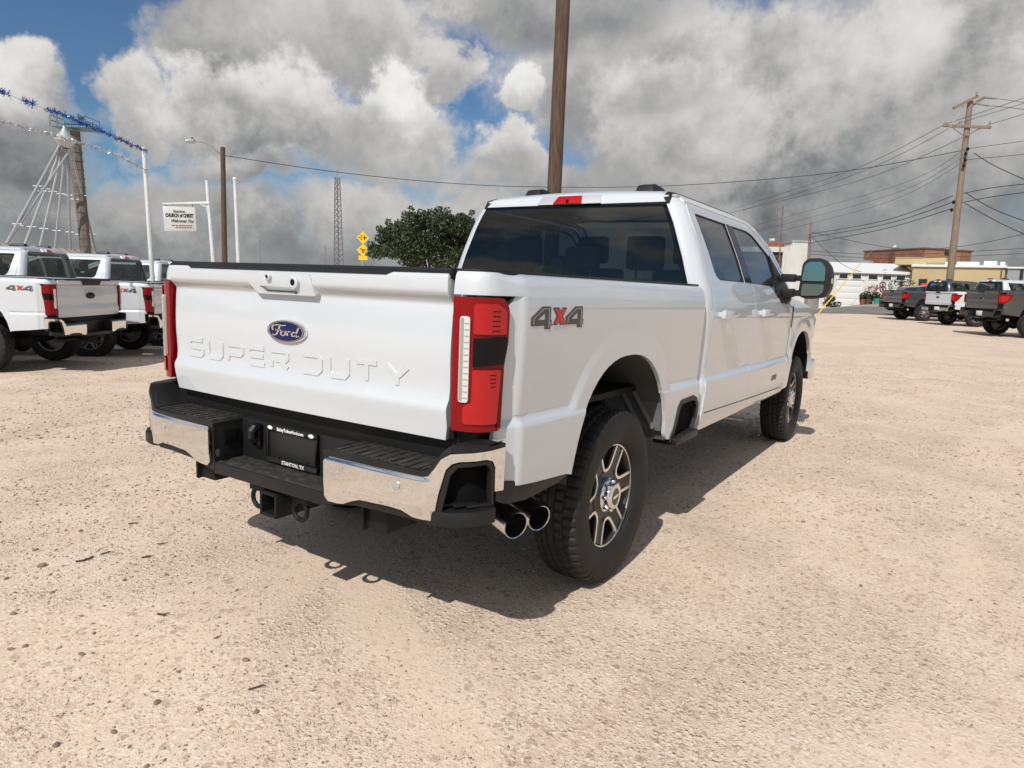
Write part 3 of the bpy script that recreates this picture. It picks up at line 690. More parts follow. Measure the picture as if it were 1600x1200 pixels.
def make_truck(hi, paint, style='heavy', tgtrim=True, chrome=None, core=None, bed_len_ext=0.0, decal=True):
    T = empty('pickup_truck'); C = not hi
    arch = lambda yc, z0, b, a, z_end, n=26: [(yc + a * (1 if math.cos(t) > 0 else -1) * abs(math.cos(t)) ** (2 / 2.35), z0 + b * abs(math.sin(t)) ** (2 / 2.35)) for t in np.linspace(math.asin(((z_end - z0) / b) ** (2.35 / 2)), math.pi - math.asin(((z_end - z0) / b) ** (2.35 / 2)), n if hi else 12)]
    zcut = [((0, char_z(0)), (0.0205, 1)), ((0, char_z(0) - 0.022), (0.0205, 1)), ((0, char_z(0) - 0.046), (0.0205, 1))]
    BY, BZ = (0.015, 0.015)
    for s in (-1, 1):
        hint = (s, 0, 0); side = lambda bed, s=s: (lambda y, z: (s * body_x(y, z, bed), y, z))
        ar = arch(*ARCH[0], 0.64)                                           # from front to rear
        ol = [(-1.035, 0.905), (-1.045, 0.80), (-1.05, 0.70), (-0.80, 0.672), (-0.565, 0.652), (-0.545, 0.56)][:5] + ar[::-1] + [(0.528, 0.625), (0.55, 0.605), (0.60, 0.598), (0.635, 0.62), (0.655, 0.70), (0.675, 0.765), (0.72, 0.80), (0.92, 0.805), (0.985, 0.785), (1.025, 0.74),
               (1.028, 0.9), (1.028, 1.28), (1.026, 1.40), (1.026, 1.428), (-0.86, 1.428), (-0.86, 1.352), (-0.955, 1.352), (-0.985, 1.32), (-0.985, 1.20), (-1.0, 1.12), (-1.01, 1.0), (-1.01, 0.905)]
        ol = [p for p in ol]
        # keep the arch end and the lower rear corner consistent
        surf('bed_side', ol, side(True), paint, T, step=(BY, BZ), thick=0.02, hint=hint, cuts=zcut + [((0, 1.31), (0, 1)), ((-0.9, 0), (1, 0)), ((-0.95, 0), (1, 0))], coarse=C)
        # bed corner above the lamp, wrapping to the tailgate
        def cmap(u, z, s=s):
            q = CORNER(u); sh = (0.978 - body_x(-0.86, z, True)) * (1 - 0.55 * sst(u, 0.10, 0.22)); t = (CORNER(u + 0.02) - CORNER(u - 0.02)).normalized()
            return (s * (q.x + t.y * sh), q.y - t.x * sh, z)
        surf('bed_corner', [(-0.002, 1.352), (CORNER_LEN, 1.352), (CORNER_LEN, 1.428), (-0.002, 1.428)], cmap, paint, T, step=(0.02, 0.010), thick=0.012, hint=(s * 0.5, -0.5, 0.2), coarse=C)
        # rail cap, black
        rc = MB(); prof = [(0.935, 1.422), (0.93, 1.434), (0.90, 1.440), (0.83, 1.440), (0.82, 1.425)]
        if hi:
            pl = [(0.80, 1.022), (0.932, 1.022), (0.932, -0.90)] + [(CORNER(u).x - 0.036, CORNER(u).y + 0.022 * sst(u, 0.15, 0.3)) for u in np.linspace(0.08, CORNER_LEN, 10)] + [(0.815, -1.10), (0.80, -1.06)]
            rc.prism(pl, 1.418, 1.437, lambda u, v, w, s=s: (s * u, v, w))
        else: rc.bx(*sorted((s * 0.82, s * 0.93)), -1.10, 1.022, 1.42, 1.438)
        rc.build('rail_cap', BLACK, T, bevel=0.003 if hi else 0)
        # bed inside
        rbox('bed_inner_wall', *sorted((s * 0.80, s * 0.83)), -1.06, 1.02, 1.125, 1.425, paint, T, 0)
        # lower black trim behind the wheel
        if hi:
            MB().prism([(-1.06, 0.72), (-0.55, 0.66), (-0.55, 0.64), (-0.62, 0.625), (-0.74, 0.62), (-0.86, 0.615), (-0.98, 0.63), (-1.05, 0.66)], 0.90, 0.972, lambda u, v, w, s=s: (s * w, u, v)).build('lower_trim', BLACK, T, bevel=0.006)
            # wheel well: white tub roof, grey liner with pressed ribs
            a2 = arch(0.0, 0.47, 0.648, 0.550, 0.6, 26)
            V = []; n = len(a2)
            for xx in (0.968, 0.60):
                V += [(s * xx, y, z) for y, z in a2]
            MB().raw(V, [(i, i + 1, n + i + 1, n + i) for i in range(n - 1)]).build('wheel_well', pmat('primer_grey', (0.075, 0.075, 0.073), 0.6, var=(5, .5, (.05, .048, .045))), T, smooth=60)
            rbox('wheel_well_wall', *sorted((s * 0.59, s * 0.602)), -0.55, 0.55, 0.80, 1.10, MATS['primer_grey'], T, 0)
            ln = surf('wheel_liner', [(0.0, 0.0), (1.0, 0.0), (1.0, 0.55), (0.62, 1.0), (0.28, 0.95), (0.12, 0.80), (0.0, 0.45)],
                 lambda u, v, s=s: (s * (0.955 - 0.33 * u), 0.505 - 0.05 * v * v - 0.10 * max(v - 0.55, 0), 0.655 + 0.36 * v), LINER, T, step=(0.1, 0.1), thick=0.006, hint=(0, -1, 0))
            for k, uu in enumerate((0.30, 0.52)):
                MB().tube([(s * (0.955 - 0.33 * (uu - 0.18)), 0.497, 0.665), (s * (0.955 - 0.33 * (uu + 0.25)), 0.47, 0.90)], 0.014, 8).build('liner_rib', LINER, ln)
        else:
            rbox('wheel_well', *sorted((s * 0.60, s * 0.95)), -0.52, 0.52, 0.85, 1.09, DARK, T, 0)
        # step pocket in front of the rear wheel
        po = [(0.60, 0.58), (0.635, 0.62), (0.655, 0.70), (0.675, 0.765), (0.72, 0.80), (0.92, 0.805), (0.985, 0.785), (1.025, 0.74), (1.03, 0.66), (1.0, 0.60)]
        inner = [(0.66, 0.60), (0.69, 0.70), (0.71, 0.75), (0.74, 0.775), (0.91, 0.778), (0.96, 0.765), (0.99, 0.73), (0.99, 0.66), (0.97, 0.60)]
        surf('pocket_trim', po, lambda y, z, s=s: (s * (body_x(y, max(z, .62), True) + 0.004), y, z), BLACK, T, step=(0.1, 0.1), holes=[inner[0:9]] if hi else (), thick=0.03, hint=hint)
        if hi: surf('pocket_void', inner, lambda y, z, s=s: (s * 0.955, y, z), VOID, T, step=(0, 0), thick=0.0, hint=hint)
        st = rbox('side_step', *sorted((s * 0.86, s * 1.0)), 0.645, 1.02, 0.553, 0.598, BLACK, T, 0.012)
        if hi:
            for k in range(6): rbox('tread_rib', *sorted((s * 0.90, s * 0.995)), 0.68 + k * 0.055, 0.70 + k * 0.055, 0.596, 0.604, BLACK, st, 0.002)
        # cab: rear doors, front doors
        rd = [(1.125, 0.672), (2.150, 0.640), (2.158, 0.86), (2.185, 1.10), (2.205, 1.28), (2.185, 1.44), (2.125, 1.62), (2.04, 1.925), (1.24, 1.928), (1.19, 1.91), (1.175, 1.84), (1.185, 1.62), (1.215, 1.47), (1.235, 1.36), (1.225, 1.20), (1.17, 0.95)]
        rw = roundpoly([(1.345, 1.472), (2.005, 1.472), (1.925, 1.868), (1.27, 1.872)], [0.09, 0.01, 0.01, 0.03])
        door = surf('rear_door', rd, side(False), paint, T, step=(0.07, 0.04), holes=[rw], thick=0.022, hint=hint, cuts=zcut, coarse=C)
        fd = [(2.158, 0.640), (3.30, 0.612), (3.36, 0.70), (3.395, 0.90), (3.415, 1.20), (3.40, 1.40), (3.36, 1.46), (3.06, 1.735), (2.62, 1.905), (2.50, 1.922), (2.048, 1.925), (2.133, 1.62), (2.193, 1.44), (2.213, 1.28), (2.193, 1.10), (2.166, 0.86)]
        fw = roundpoly([(2.175, 1.472), (2.74, 1.462), (2.93, 1.372), (3.20, 1.352), (3.14, 1.56), (2.98, 1.70), (2.62, 1.845), (2.48, 1.868), (2.068, 1.868)], [0.01, 0.05, 0.05, 0.01, 0.03, 0.03, 0.05, 0.05, 0.01])
        fdoor = surf('front_door', fd, side(False), paint, T, step=(0.07, 0.04), holes=[fw], thick=0.022, hint=hint, cuts=zcut, coarse=C)
        inset = lambda d, s=s: (lambda y, z: (s * (body_x(y, z, False) - d), y, z))
        gr = lambda pts, k: [(y + (y - sum(p[0] for p in pts) / len(pts)) * k, z + (z - sum(p[1] for p in pts) / len(pts)) * k) for y, z in pts]
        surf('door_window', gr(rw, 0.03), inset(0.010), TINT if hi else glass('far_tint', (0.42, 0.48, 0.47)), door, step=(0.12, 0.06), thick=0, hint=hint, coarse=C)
        surf('door_window', gr(fw, 0.03), inset(0.010), TINTF, fdoor, step=(0.12, 0.06), thick=0, hint=hint, coarse=C)
        if hi:
            for wn, dd in ((rw, door), (fw, fdoor)):
                surf('window_seal', gr(wn, 0.025), inset(0.004), BLACK, dd, step=(0.1, 0.05), holes=[gr(wn, -0.035)], thick=0.006, hint=hint)
        # black B-pillar applique
        surf('pillar_trim', [(2.008, 1.474), (2.18, 1.474), (2.172, 1.50), (2.072, 1.866), (1.928, 1.868)], lambda y, z, s=s: (s * (body_x(y, z, False) + 0.003), y, z), GLOSSB, T, step=(0.1, 0.06), thick=0.006, hint=hint, coarse=C)
        for dd, y0 in ((door, 1.30), (fdoor, 2.30)):
            hx = body_x(y0 + .15, 1.262, False)
            hd = MB(); pr = [(y0, 1.238), (y0, 1.286), (y0 + 0.11, 1.290), (y0 + 0.27, 1.278), (y0 + 0.285, 1.262), (y0 + 0.27, 1.246), (y0 + 0.11, 1.238)]
            hd.prism(pr, hx + 0.024, hx + 0.048, lambda u, v, w, s=s: (s * w, u, v))
            hd.box((s * (hx + 0.013), y0 + 0.05, 1.262), (0.04, 0.06, 0.03)); hd.box((s * (hx + 0.013), y0 + 0.25, 1.262), (0.04, 0.035, 0.022))
            hb = hd.build('door_handle', paint, dd, bevel=0.007 if hi else 0)
            if hi: MB().ball((s * (hx - 0.005), y0 + 0.15, 1.258), (0.014, 0.085, 0.036), 16, 8).build('handle_cup', pmat('cup_shadow', (0.5, 0.5, 0.5), 0.3), dd)
        surf('rocker_panel', [(1.10, 0.555), (3.42, 0.545), (3.40, 0.622), (3.30, 0.602), (2.15, 0.632), (1.115, 0.664)], side(False), paint, T, step=(0.15, 0.03), thick=0.03, hint=hint, coarse=C)
        # front fender
        af = arch(*ARCH[1], 0.64)
        ff = [(3.405, 1.405), (3.424, 1.20), (3.404, 0.90), (3.37, 0.70), (3.33, 0.61), (3.44, 0.575), (3.53, 0.60)] + af[::-1] + [(4.62, 0.66), (4.80, 0.70), (4.93, 0.76), (4.97, 1.0), (4.96, 1.08), (4.90, 1.16), (4.75, 1.225), (4.4, 1.29), (3.9, 1.355)]
        fen = surf('front_fender', ff, lambda y, z, s=s: (s * (body_x(y, min(z, 1.5), False) - 0.05 * sst(z, 1.27, 1.40) ** 1.5), y, z), paint, T, step=(0.025, 0.025), thick=0.03, hint=hint, cuts=zcut, coarse=C)
        if hi:
            surf('fender_vent', [(3.435, 1.31), (3.49, 1.31), (3.475, 1.05), (3.46, 0.83), (3.44, 0.81), (3.425, 0.90), (3.44, 1.10)], lambda y, z, s=s: (s * (body_x(y, z, False) + 0.010), y, z), CHROME, fen, step=(0.03, 0.06), thick=0.012, hint=hint)
            surf('vent_insert', [(3.452, 1.30), (3.482, 1.30), (3.470, 1.12), (3.455, 1.12)], lambda y, z, s=s: (s * (body_x(y, z, False) + 0.013), y, z), GLOSSB, fen, step=(0.03, 0.06), thick=0.004, hint=hint)
            V = []; a2 = arch(WB, 0.47, 0.625, 0.545, .6, 26); n = len(a2)
            for xx in (0.962, 0.55): V += [(s * xx, y, z) for y, z in a2]
            MB().raw(V, [(i, i + 1, n + i + 1, n + i) for i in range(n - 1)]).build('front_wheel_liner', DARK, T, smooth=60)
            surf('door_badge', [(2.86, 0.705), (3.03, 0.705), (3.05, 0.745), (2.88, 0.745)], lambda y, z, s=s: (s * (body_x(y, z, False) + 0.003), y, z), DGREY, fdoor, step=(0.1, 0.1), thick=0.004, hint=hint)
        rbox('front_wheel_tub', *sorted((s * 0.50, s * 0.56)), WB - 0.6, WB + 0.6, 0.5, 1.1, DARK, T, 0)
        # cab rear corner
        rr_ = 0.105
        def ccm(u, z, s=s):
            a = u * math.pi / 2; X = gx(z) - rr_; Yb = back_y(z) + rr_
            return (s * (X + rr_ * math.cos(a)), Yb - rr_ * math.sin(a), z)
        dr = [(1.125, 0.672), (1.17, 0.95), (1.225, 1.20), (1.235, 1.36), (1.215, 1.47), (1.185, 1.62), (1.175, 1.84), (1.19, 1.91), (1.24, 1.928)]
        surf('cab_corner', [(0.0, 0.60), (1.0, 0.60), (1.0, 1.955), (0.0, 1.955)], ccm, paint, T, step=(0.12, 0.045), thick=0.01, hint=(s, -0.7, 0.1), coarse=C)
        edge = lambda z: interp(z, [(p[1], p[0]) for p in dr])
        surf('cab_quarter', [(back_y(z) + rr_ - 0.003, z) for z in np.linspace(0.60, 1.955, 24)] + [(edge(z) - 0.006 if z < 1.91 else 1.30, z) for z in np.linspace(1.955, 0.60, 24)], lambda y, z, s=s: (s * body_x(y, z, False), y, z), paint, T, step=(0, 0.05), thick=0.01, hint=hint, coarse=C)
        # roof rail above the doors, and A-pillar
        surf('roof_rail', [(1.20, 1.934), (1.26, 1.936), (2.50, 1.930), (2.64, 1.912), (3.08, 1.742), (3.38, 1.472), (3.43, 1.472), (3.12, 1.775), (2.72, 1.945), (2.55, 1.961), (1.20, 1.963)], side(False), paint, T, step=(0.12, 0.012), thick=0.02, hint=(s, 0, 0.5), coarse=C)
        # mirror
        mr = empty('mirror'); mr.parent = T
        if hi:
            mir = MB().prism(roundpoly([(1.085, 1.40), (1.10, 1.66), (1.135, 1.70), (1.25, 1.705), (1.305, 1.64), (1.322, 1.56), (1.318, 1.46), (1.29, 1.395), (1.15, 1.372)], [.02, .03, .03, .04, .05, .03, .03, .03, .03]), 3.06, 3.20, lambda u, v, w, s=s: (s * u, w + 0.10 * (u - 1.08), v)).build('mirror_housing', BLACK, mr, bevel=0.016, seg=3)
            fmm = lambda u, v, d, s=s: (s * u, 3.055 + 0.10 * (u - 1.08) - d, v)
            MB().prism(roundpoly([(1.105, 1.52), (1.118, 1.645), (1.15, 1.672), (1.235, 1.675), (1.272, 1.63), (1.275, 1.52)], 0.015), -0.006, 0.006, lambda u, v, w: fmm(u, v, w)).build('mirror_glass', MIRR, mr)
            MB().prism(roundpoly([(1.11, 1.40), (1.112, 1.495), (1.275, 1.495), (1.27, 1.43), (1.24, 1.405)], 0.015), -0.006, 0.006, lambda u, v, w: fmm(u, v, w)).build('mirror_glass', pmat('convex_mirror', (0.25, 0.27, 0.27), 0.05, metal=1.0), mr)
            for zz, th in ((1.542, 0.064), (1.42, 0.07)):
                MB().bx(*sorted((s * 0.93, s * 1.04)), 3.10, 3.19, zz - th / 2, zz + th / 2).bx(*sorted((s * 1.03, s * 1.12)), 3.11, 3.18, zz - th * 0.36, zz + th * 0.36).build('mirror_arm', BLACK, mr, bevel=0.008)
            MB().ball((s * 0.965, 3.19, 1.375), (0.05, 0.075, 0.05), 12, 8).build('mirror_foot', BLACK, mr)
            rbox('mirror_marker', *sorted((s * 1.305, s * 1.328)), 3.10, 3.16, 1.505, 1.545, pmat('marker_pale', (0.5, 0.47, 0.40), 0.3), mr, 0.004)
            surf('mirror_sail', [(2.96, 1.715), (3.12, 1.60), (3.37, 1.455), (3.30, 1.325), (3.02, 1.335), (2.97, 1.40), (2.98, 1.52)], lambda y, z, s=s: (s * (body_x(y, z, False) + 0.006), y, z), BLACK, mr, step=(0.1, 0.06), thick=0.012, hint=hint)
        else:
            MB().bx(*sorted((s * 1.08, s * 1.30)), 3.06, 3.18, 1.39, 1.70).bx(*sorted((s * 0.92, s * 1.1)), 3.10, 3.16, 1.42, 1.56).build('mirror_housing', BLACK, mr, bevel=0.02)
        # roof ditch strip
        if hi: surf('ditch_strip', [(0.640, 1.140), (0.682, 1.140), (0.682, 2.50), (0.640, 2.50)], lambda x, y, s=s: (s * x, y, roof_z(x, y) + 0.004), BLACK, T, step=(0, 0.03), thick=0.01, hint=(0, 0, 1))
        if hi: surf('ditch_strip', [(0.655, 1.90), (0.695, 1.90), (0.695, 1.995), (0.655, 1.995)], lambda x, z, s=s: (s * x, back_y(z) - 0.004, z), BLACK, T, step=(0, 0.01), thick=0.01, hint=(0, -1, 0)) if False else None
        if hi: surf('ditch_lip', [(0.640, 0.0), (0.682, 0.0), (0.682, 1.0), (0.640, 1.0)], lambda x, t, s=s: (s * x, back_y(1.918 + 0.042 * t) - 0.006 + (0.012 * t), 1.918 + 0.045 * t), BLACK, T, step=(0, 0.1), thick=0.01, hint=(0, -.5, 1))
        if decal and style == 'heavy': four_decal(T, s, -0.885, -0.495, 1.236, 1.318)
    # roof
    surf('roof', [(-0.66, 1.136), (0.66, 1.136), (0.705, 1.165), (0.716, 1.22), (0.716, 2.50), (0.70, 2.62), (0.50, 2.70), (0.0, 2.74), (-0.50, 2.70), (-0.70, 2.62), (-0.716, 2.50), (-0.716, 1.22), (-0.705, 1.165)], lambda x, y: (x, y, roof_z(x, y)), paint, T, step=(0.035, 0.05), thick=0.01, hint=(0, 0, 1),
         cuts=[((0, k), (0, 1)) for k in (1.14, 1.146, 1.155, 1.165, 1.18, 1.20, 1.22)] + [((sx * k, 0), (1, 0)) for k in (0.71, 0.70, 0.69, 0.67, 0.64) for sx in (-1, 1)], coarse=C)
    # cab back: header, sill, rear window
    cb = lambda x, z: (x, back_y(z) - 0.012 * (1 - (x / 0.85) ** 2), z)
    ws = lambda z: gx(z) - 0.105
    zs = list(np.linspace(0.60, 1.42, 8)); surf('cab_back', [(ws(z), z) for z in zs] + [(-ws(z), z) for z in zs[::-1]], cb, paint, T, step=(0.1, 0.1), thick=0.01, hint=(0, -1, 0), coarse=C)
    zs = list(np.linspace(1.918, 1.958, 6)); surf('cab_header', [(ws(z) + 0.01, z) for z in zs] + [(-ws(z) - 0.01, z) for z in zs[::-1]], cb, paint, T, step=(0.1, 0.012), thick=0.01, hint=(0, -1, 0.3), coarse=C)
    zs = list(np.linspace(1.40, 1.922, 10))
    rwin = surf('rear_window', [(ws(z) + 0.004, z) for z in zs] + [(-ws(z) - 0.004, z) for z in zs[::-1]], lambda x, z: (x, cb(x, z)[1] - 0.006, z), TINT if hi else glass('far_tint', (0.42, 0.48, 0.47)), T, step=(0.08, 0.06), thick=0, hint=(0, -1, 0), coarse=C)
    zs2 = [1.40, 1.6, 1.8, 1.925]
    if hi:
        surf('window_seal', [(ws(z) + 0.012, z) for z in zs2] + [(-ws(z) - 0.012, z) for z in zs2[::-1]], lambda x, z: (x, cb(x, z)[1] - 0.002, z), GLOSSB, T, step=(0.08, 0.06),
             holes=[[(ws(z) - 0.018, z) for z in (1.43, 1.6, 1.8, 1.90)] + [(-ws(z) + 0.018, z) for z in (1.90, 1.8, 1.6, 1.43)]], thick=0.004, hint=(0, -1, 0))
    # high stop lamp
    bl = MB().prism([(-0.235, 1.925), (0.235, 1.925), (0.215, 1.985), (-0.215, 1.985)], 0.0, 1.0, lambda u, v, w: (u, back_y(v) - 0.030 + 0.05 * w - 0.012, v)).build('stop_lamp', CLEAR if hi else WHITEM, T, bevel=0.006)
    MB().prism([(-0.105, 1.93), (0.105, 1.93), (0.085, 1.982), (-0.085, 1.982)], 0.0, 1.0, lambda u, v, w: (u, back_y(v) - 0.038 + 0.02 * w - 0.012, v)).build('stop_lens', REDB, bl, bevel=0.002)
    if hi:
        MB().ball((0, back_y(1.95) - 0.052, 1.945), 0.011, 10, 6).build('cargo_camera', GLOSSB, bl)
    for x in ((-0.40, 0.44) if hi else (-0.4, 0.4)):
        MB().prism([(1.28, -0.01), (1.31, 0.045), (1.37, 0.058), (1.50, 0.046), (1.58, 0)], -0.062, 0.062, lambda u, v, w: (x + w * (1 - v * 4), u, roof_z(x, u) + v)).build('roof_marker', BLACK, T, bevel=0.006)
    # tailgate
    tw = 0.811
    tgo = [(-tw + 0.018, 0.855), (tw - 0.012, 0.855), (tw - 0.004, 0.90), (tw, 1.30), (tw - 0.002, 1.426), (-tw + 0.002, 1.426), (-tw, 1.30), (-tw + 0.006, 0.90)]
    tg = surf('tailgate', tgo, lambda x, z: (x, tg_y(x, z), z), paint, T, step=(0.1, 0.03), thick=0.05, hint=(0, -1, 0), cuts=[((0, z), (0, 1)) for z in (0.9, 0.955, 0.972, 0.995, 1.315, 1.325, 1.338, 1.352, 1.365, 1.40, 1.415)], coarse=C)
    cap = surf('tailgate_cap', [(-tw, 1.420), (-0.66, 1.420), (-0.63, 1.409), (0.54, 1.409), (0.57, 1.420), (tw, 1.420), (tw, 1.436), (-tw, 1.436)], lambda x, z: (x, tg_y(x, min(z, 1.426)) - 0.003 + 0.35 * max(0, z - 1.424), z), BLACK, tg, step=(0.1, 0.006), thick=0.03, hint=(0, -1, 0.3), coarse=C)
    rbox('tailgate_top', -tw, tw, -1.128, -1.065, 1.40, 1.437, BLACK, tg, 0.006)
    rbox('tailgate_inner', -tw + 0.01, tw - 0.01, -1.085, -1.062, 0.86, 1.41, paint, tg, 0)
    if hi:
        build_letters(tg)
        emblem(tg, -0.005, 1.172, 0.119, 0.045)
        # handle bezel
        hz = [(-0.27, 1.405), (0.155, 1.405), (0.182, 1.322), (0.172, 1.314), (-0.165, 1.314), (-0.205, 1.330), (-0.245, 1.372)]
        hn = surf('tailgate_handle', roundpoly([(-0.258, 1.403), (0.158, 1.403), (0.180, 1.318), (-0.165, 1.316)], 0.008), lambda x, z: (x, min(tg_y(x, z), -1.152 + 0.22 * max(0, 1.36 - z)) - 0.004, z), PAINT, tg, step=(0.1, 0.03), thick=0.03, hint=(0, -1, 0),
                  holes=[[(-0.125, 1.322), (0.075, 1.322), (0.085, 1.345), (-0.145, 1.347)]])
        surf('handle_void', [(-0.125, 1.32), (0.075, 1.32), (0.085, 1.347), (-0.145, 1.349)], lambda x, z: (x, -1.128, z), pmat('handle_grey', (0.16, 0.155, 0.15), 0.5), hn, step=(0, 0), thick=0, hint=(0, -1, 0))
        for (cx, cz, r, mt) in ((0.075, 1.366, 0.026, PAINT), (-0.078, 1.384, 0.015, PAINT)):
            lk = MB().lathe([(r, -0.01), (r, 0.012), (r * 0.7, 0.016), (r * 0.5, 0.014)], 24, lambda a, rr, h: (cx + rr * math.cos(a), -1.156 - h, cz + rr * math.sin(a))).build('tailgate_lock', mt, hn)
            MB().lathe([(r * 0.5, 0.0142), (0.001, 0.0142)], 16, lambda a, rr, h: (cx + rr * math.cos(a), -1.156 - h, cz + rr * math.sin(a))).build('lock_core', GLOSSB, lk)
    elif tgtrim:
        MB().prism([(-0.27, 1.432), (0.27, 1.432), (0.20, 1.34), (-0.22, 1.34)], 0, 0.02, lambda u, v, w: (u, -1.172 + w, v)).build('tailgate_handle', BLACK, tg, bevel=0.004)
        emblem(tg, 0.0, 1.175, 0.115, 0.05, script=False, dark=True)
    else:
        rbox('tailgate_handle', -0.14, 0.14, -1.163, -1.14, 1.345, 1.40, BLACK, tg, 0.008)
        emblem(tg, 0.0, 1.175, 0.10, 0.042, script=False, dark=False)
    build_bumper(T, hi, core, chrome)
    lamp_heavy(T, hi) if style == 'heavy' else lamp_light(T)
    rbox('bed_floor', -0.82, 0.82, -1.10, 1.02, 0.86, 0.89, DARK, T, 0)
    rbox('bed_front_wall', -0.82, 0.82, 1.0, 1.025, 0.87, 1.43, paint, T, 0)
    rbox('rear_crossmember', -0.90, 0.90, -1.075, -1.0, 0.72, 0.90, DARK, T, 0.005)
    # front end
    surf('hood', [(-0.83, 3.40), (0.83, 3.40), (0.83, 4.60), (0.70, 4.85), (0, 4.95), (-0.70, 4.85), (-0.83, 4.60)], lambda x, y: (x, y, 1.395 - 0.15 * max(0, (y - 3.4) / 1.5) ** 1.6 - 0.03 * (x / 0.83) ** 4 + (0.03 if abs(x) < 0.5 else 0.03 * max(0, 1 - (abs(x) - 0.5) / 0.12))), paint, T, step=(0.1, 0.15), thick=0.03, hint=(0, 0, 1), coarse=C)
    fg = MB().bx(-0.78, 0.78, 4.86, 4.97, 0.72, 1.28).build('grille', BLACK, T, bevel=0.02)
    for k in range(3): rbox('grille_bar', -0.76, 0.76, 4.965, 4.985, 0.86 + k * 0.14, 0.91 + k * 0.14, CHROME, fg, 0.006)
    for s in (-1, 1): rbox('headlamp', *sorted((s * 0.62, s * 0.93)), 4.80, 4.96, 0.95, 1.20, CLEAR, T, 0.03)
    rbox('front_bumper', -0.95, 0.95, 4.90, 5.08, 0.52, 0.74, CHROMED, T, 0.03)
    surf('windshield', [(-0.86, 3.42), (0.86, 3.42), (0.70, 2.66), (-0.70, 2.66)], lambda x, y: (x, y + 0.10 * (1 - (x / 0.86) ** 2) - 0.04, interp(y, [(2.6, 1.96), (3.45, 1.40)])), glass('windshield_glass', (0.62, 0.70, 0.68)), T, step=(0.2, 0.2), thick=0, hint=(0, 0.5, 1))
    # interior
    rbox('cab_floor', -0.85, 0.85, 1.10, 3.4, 0.60, 0.64, DASH, T, 0); rbox('dashboard', -0.82, 0.82, 3.02, 3.40, 0.95, 1.38, DASH, T, 0.05)
    if hi: MB().tube([(-0.42 + 0.19 * math.cos(a), 2.92 + 0.05 * math.sin(a), 1.30 + 0.18 * math.sin(a)) for a in np.linspace(0, 2 * math.pi, 20)], 0.016, 6).build('steering_wheel', DASH, T)
    for yy, xs_ in ((1.36, (-0.46, 0.0, 0.46)), (2.35, (-0.42, 0.42))):
        bench = MB()
        if len(xs_) == 3: bench.bx(-0.74, 0.74, yy - 0.10, yy + 0.06, 0.95, 1.46); bench.bx(-0.74, 0.74, yy, yy + 0.5, 0.85, 1.0)
        else:
            for x in xs_: bench.bx(x - 0.27, x + 0.27, yy - 0.1, yy + 0.05, 0.95, 1.56); bench.bx(x - 0.27, x + 0.27, yy, yy + 0.5, 0.85, 1.0)
        sb = bench.build('seat', SEATM, T, bevel=0.04)
        for x in xs_:
            w = 0.135 if len(xs_) == 2 else 0.125; z0 = 1.60 if len(xs_) == 2 else 1.52
            h_ = 0.22 if x or len(xs_) == 2 else 0.15
            MB().bx(x - w, x + w, yy - 0.07, yy + 0.02, z0, z0 + h_).build('headrest', SEATM, sb, bevel=0.035)
            if hi: MB().tube([(x - 0.06, yy - 0.02, z0 - 0.2), (x - 0.06, yy - 0.02, z0 + 0.02)], 0.006, 6).tube([(x + 0.06, yy - 0.02, z0 - 0.2), (x + 0.06, yy - 0.02, z0 + 0.02)], 0.006, 6).build('headrest_post', STEEL, sb)
    # chassis
    fm_ = MB()
    for s in (-1, 1): fm_.bx(*sorted((s * 0.44, s * 0.52)), -1.0, 4.8, 0.56, 0.72)
    for yy in (-0.8, 0.8, 2.0, 3.4): fm_.bx(-0.5, 0.5, yy - 0.05, yy + 0.05, 0.58, 0.70)
    fm_.build('chassis_frame', DARK, T)
    for yy in (0.0, WB):
        ax = MB().tube([(-0.75, yy, WR), (0.75, yy, WR)], 0.055, 10).build('axle', DARK, T)
        MB().ball((0, yy, WR), (0.17, 0.17, 0.18), 16, 10).build('differential', DARK, ax)
    if hi:
        for s in (-1, 1):
            MB().tube([(s * 0.56, -0.75, 0.60), (s * 0.56, -0.3, 0.50), (s * 0.56, 0, 0.47), (s * 0.56, 0.35, 0.52), (s * 0.56, 0.75, 0.62)], 0.03, 6).build('leaf_spring', DARK, T)
        rbox('fuel_tank', -0.42, 0.30, 0.75, 2.4, 0.42, 0.62, DARK, T, 0.04)
        for c, L in (((0.945, -0.872, 0.515), 0.25), ((0.945, -0.705, 0.498), 0.25)):
            d = Vector((0.93, -0.34, -0.12)).normalized(); c = Vector(c); r = 0.052
            q = d.to_track_quat('Z', 'Y').to_matrix()
            MB().lathe([(r * 0.6, -0.32), (r * 0.62, -0.27), (r, -0.24), (r, -0.003), (r * 0.99, 0.0), (r * 0.93, -0.002), (r * 0.91, -0.2)], 32, lambda a, rr, h: c + q @ Vector((rr * math.cos(a), rr * math.sin(a), h + 0.02 * math.cos(a) * 0))).build('exhaust_tip', STEEL, T, smooth=50)
        MB().tube([(0.70, -0.62, 0.55), (0.50, -0.35, 0.62), (0.42, 0.2, 0.55), (0.40, 1.2, 0.52)], 0.045, 10).build('exhaust_pipe', DARK, T)
    else:
        MB().tube([(0.95, -0.85, 0.53), (0.7, -0.7, 0.55)], 0.045, 10).build('exhaust_tip', STEEL, T)
    # wheels
    w0 = make_wheel(T, hi)
    X = 0.822
    for i, (x, y, rz) in enumerate(((X, 0.0, 0.0), (X, WB, 0.0), (-X, 0.0, math.pi), (-X, WB, math.pi))):
        w = w0 if i == 0 else copy_tree(w0, T)
        w.location = (x, y, WR); w.rotation_euler = (0.35 * i + (0.12 if i == 0 else 0.3), 0, rz)
    return T
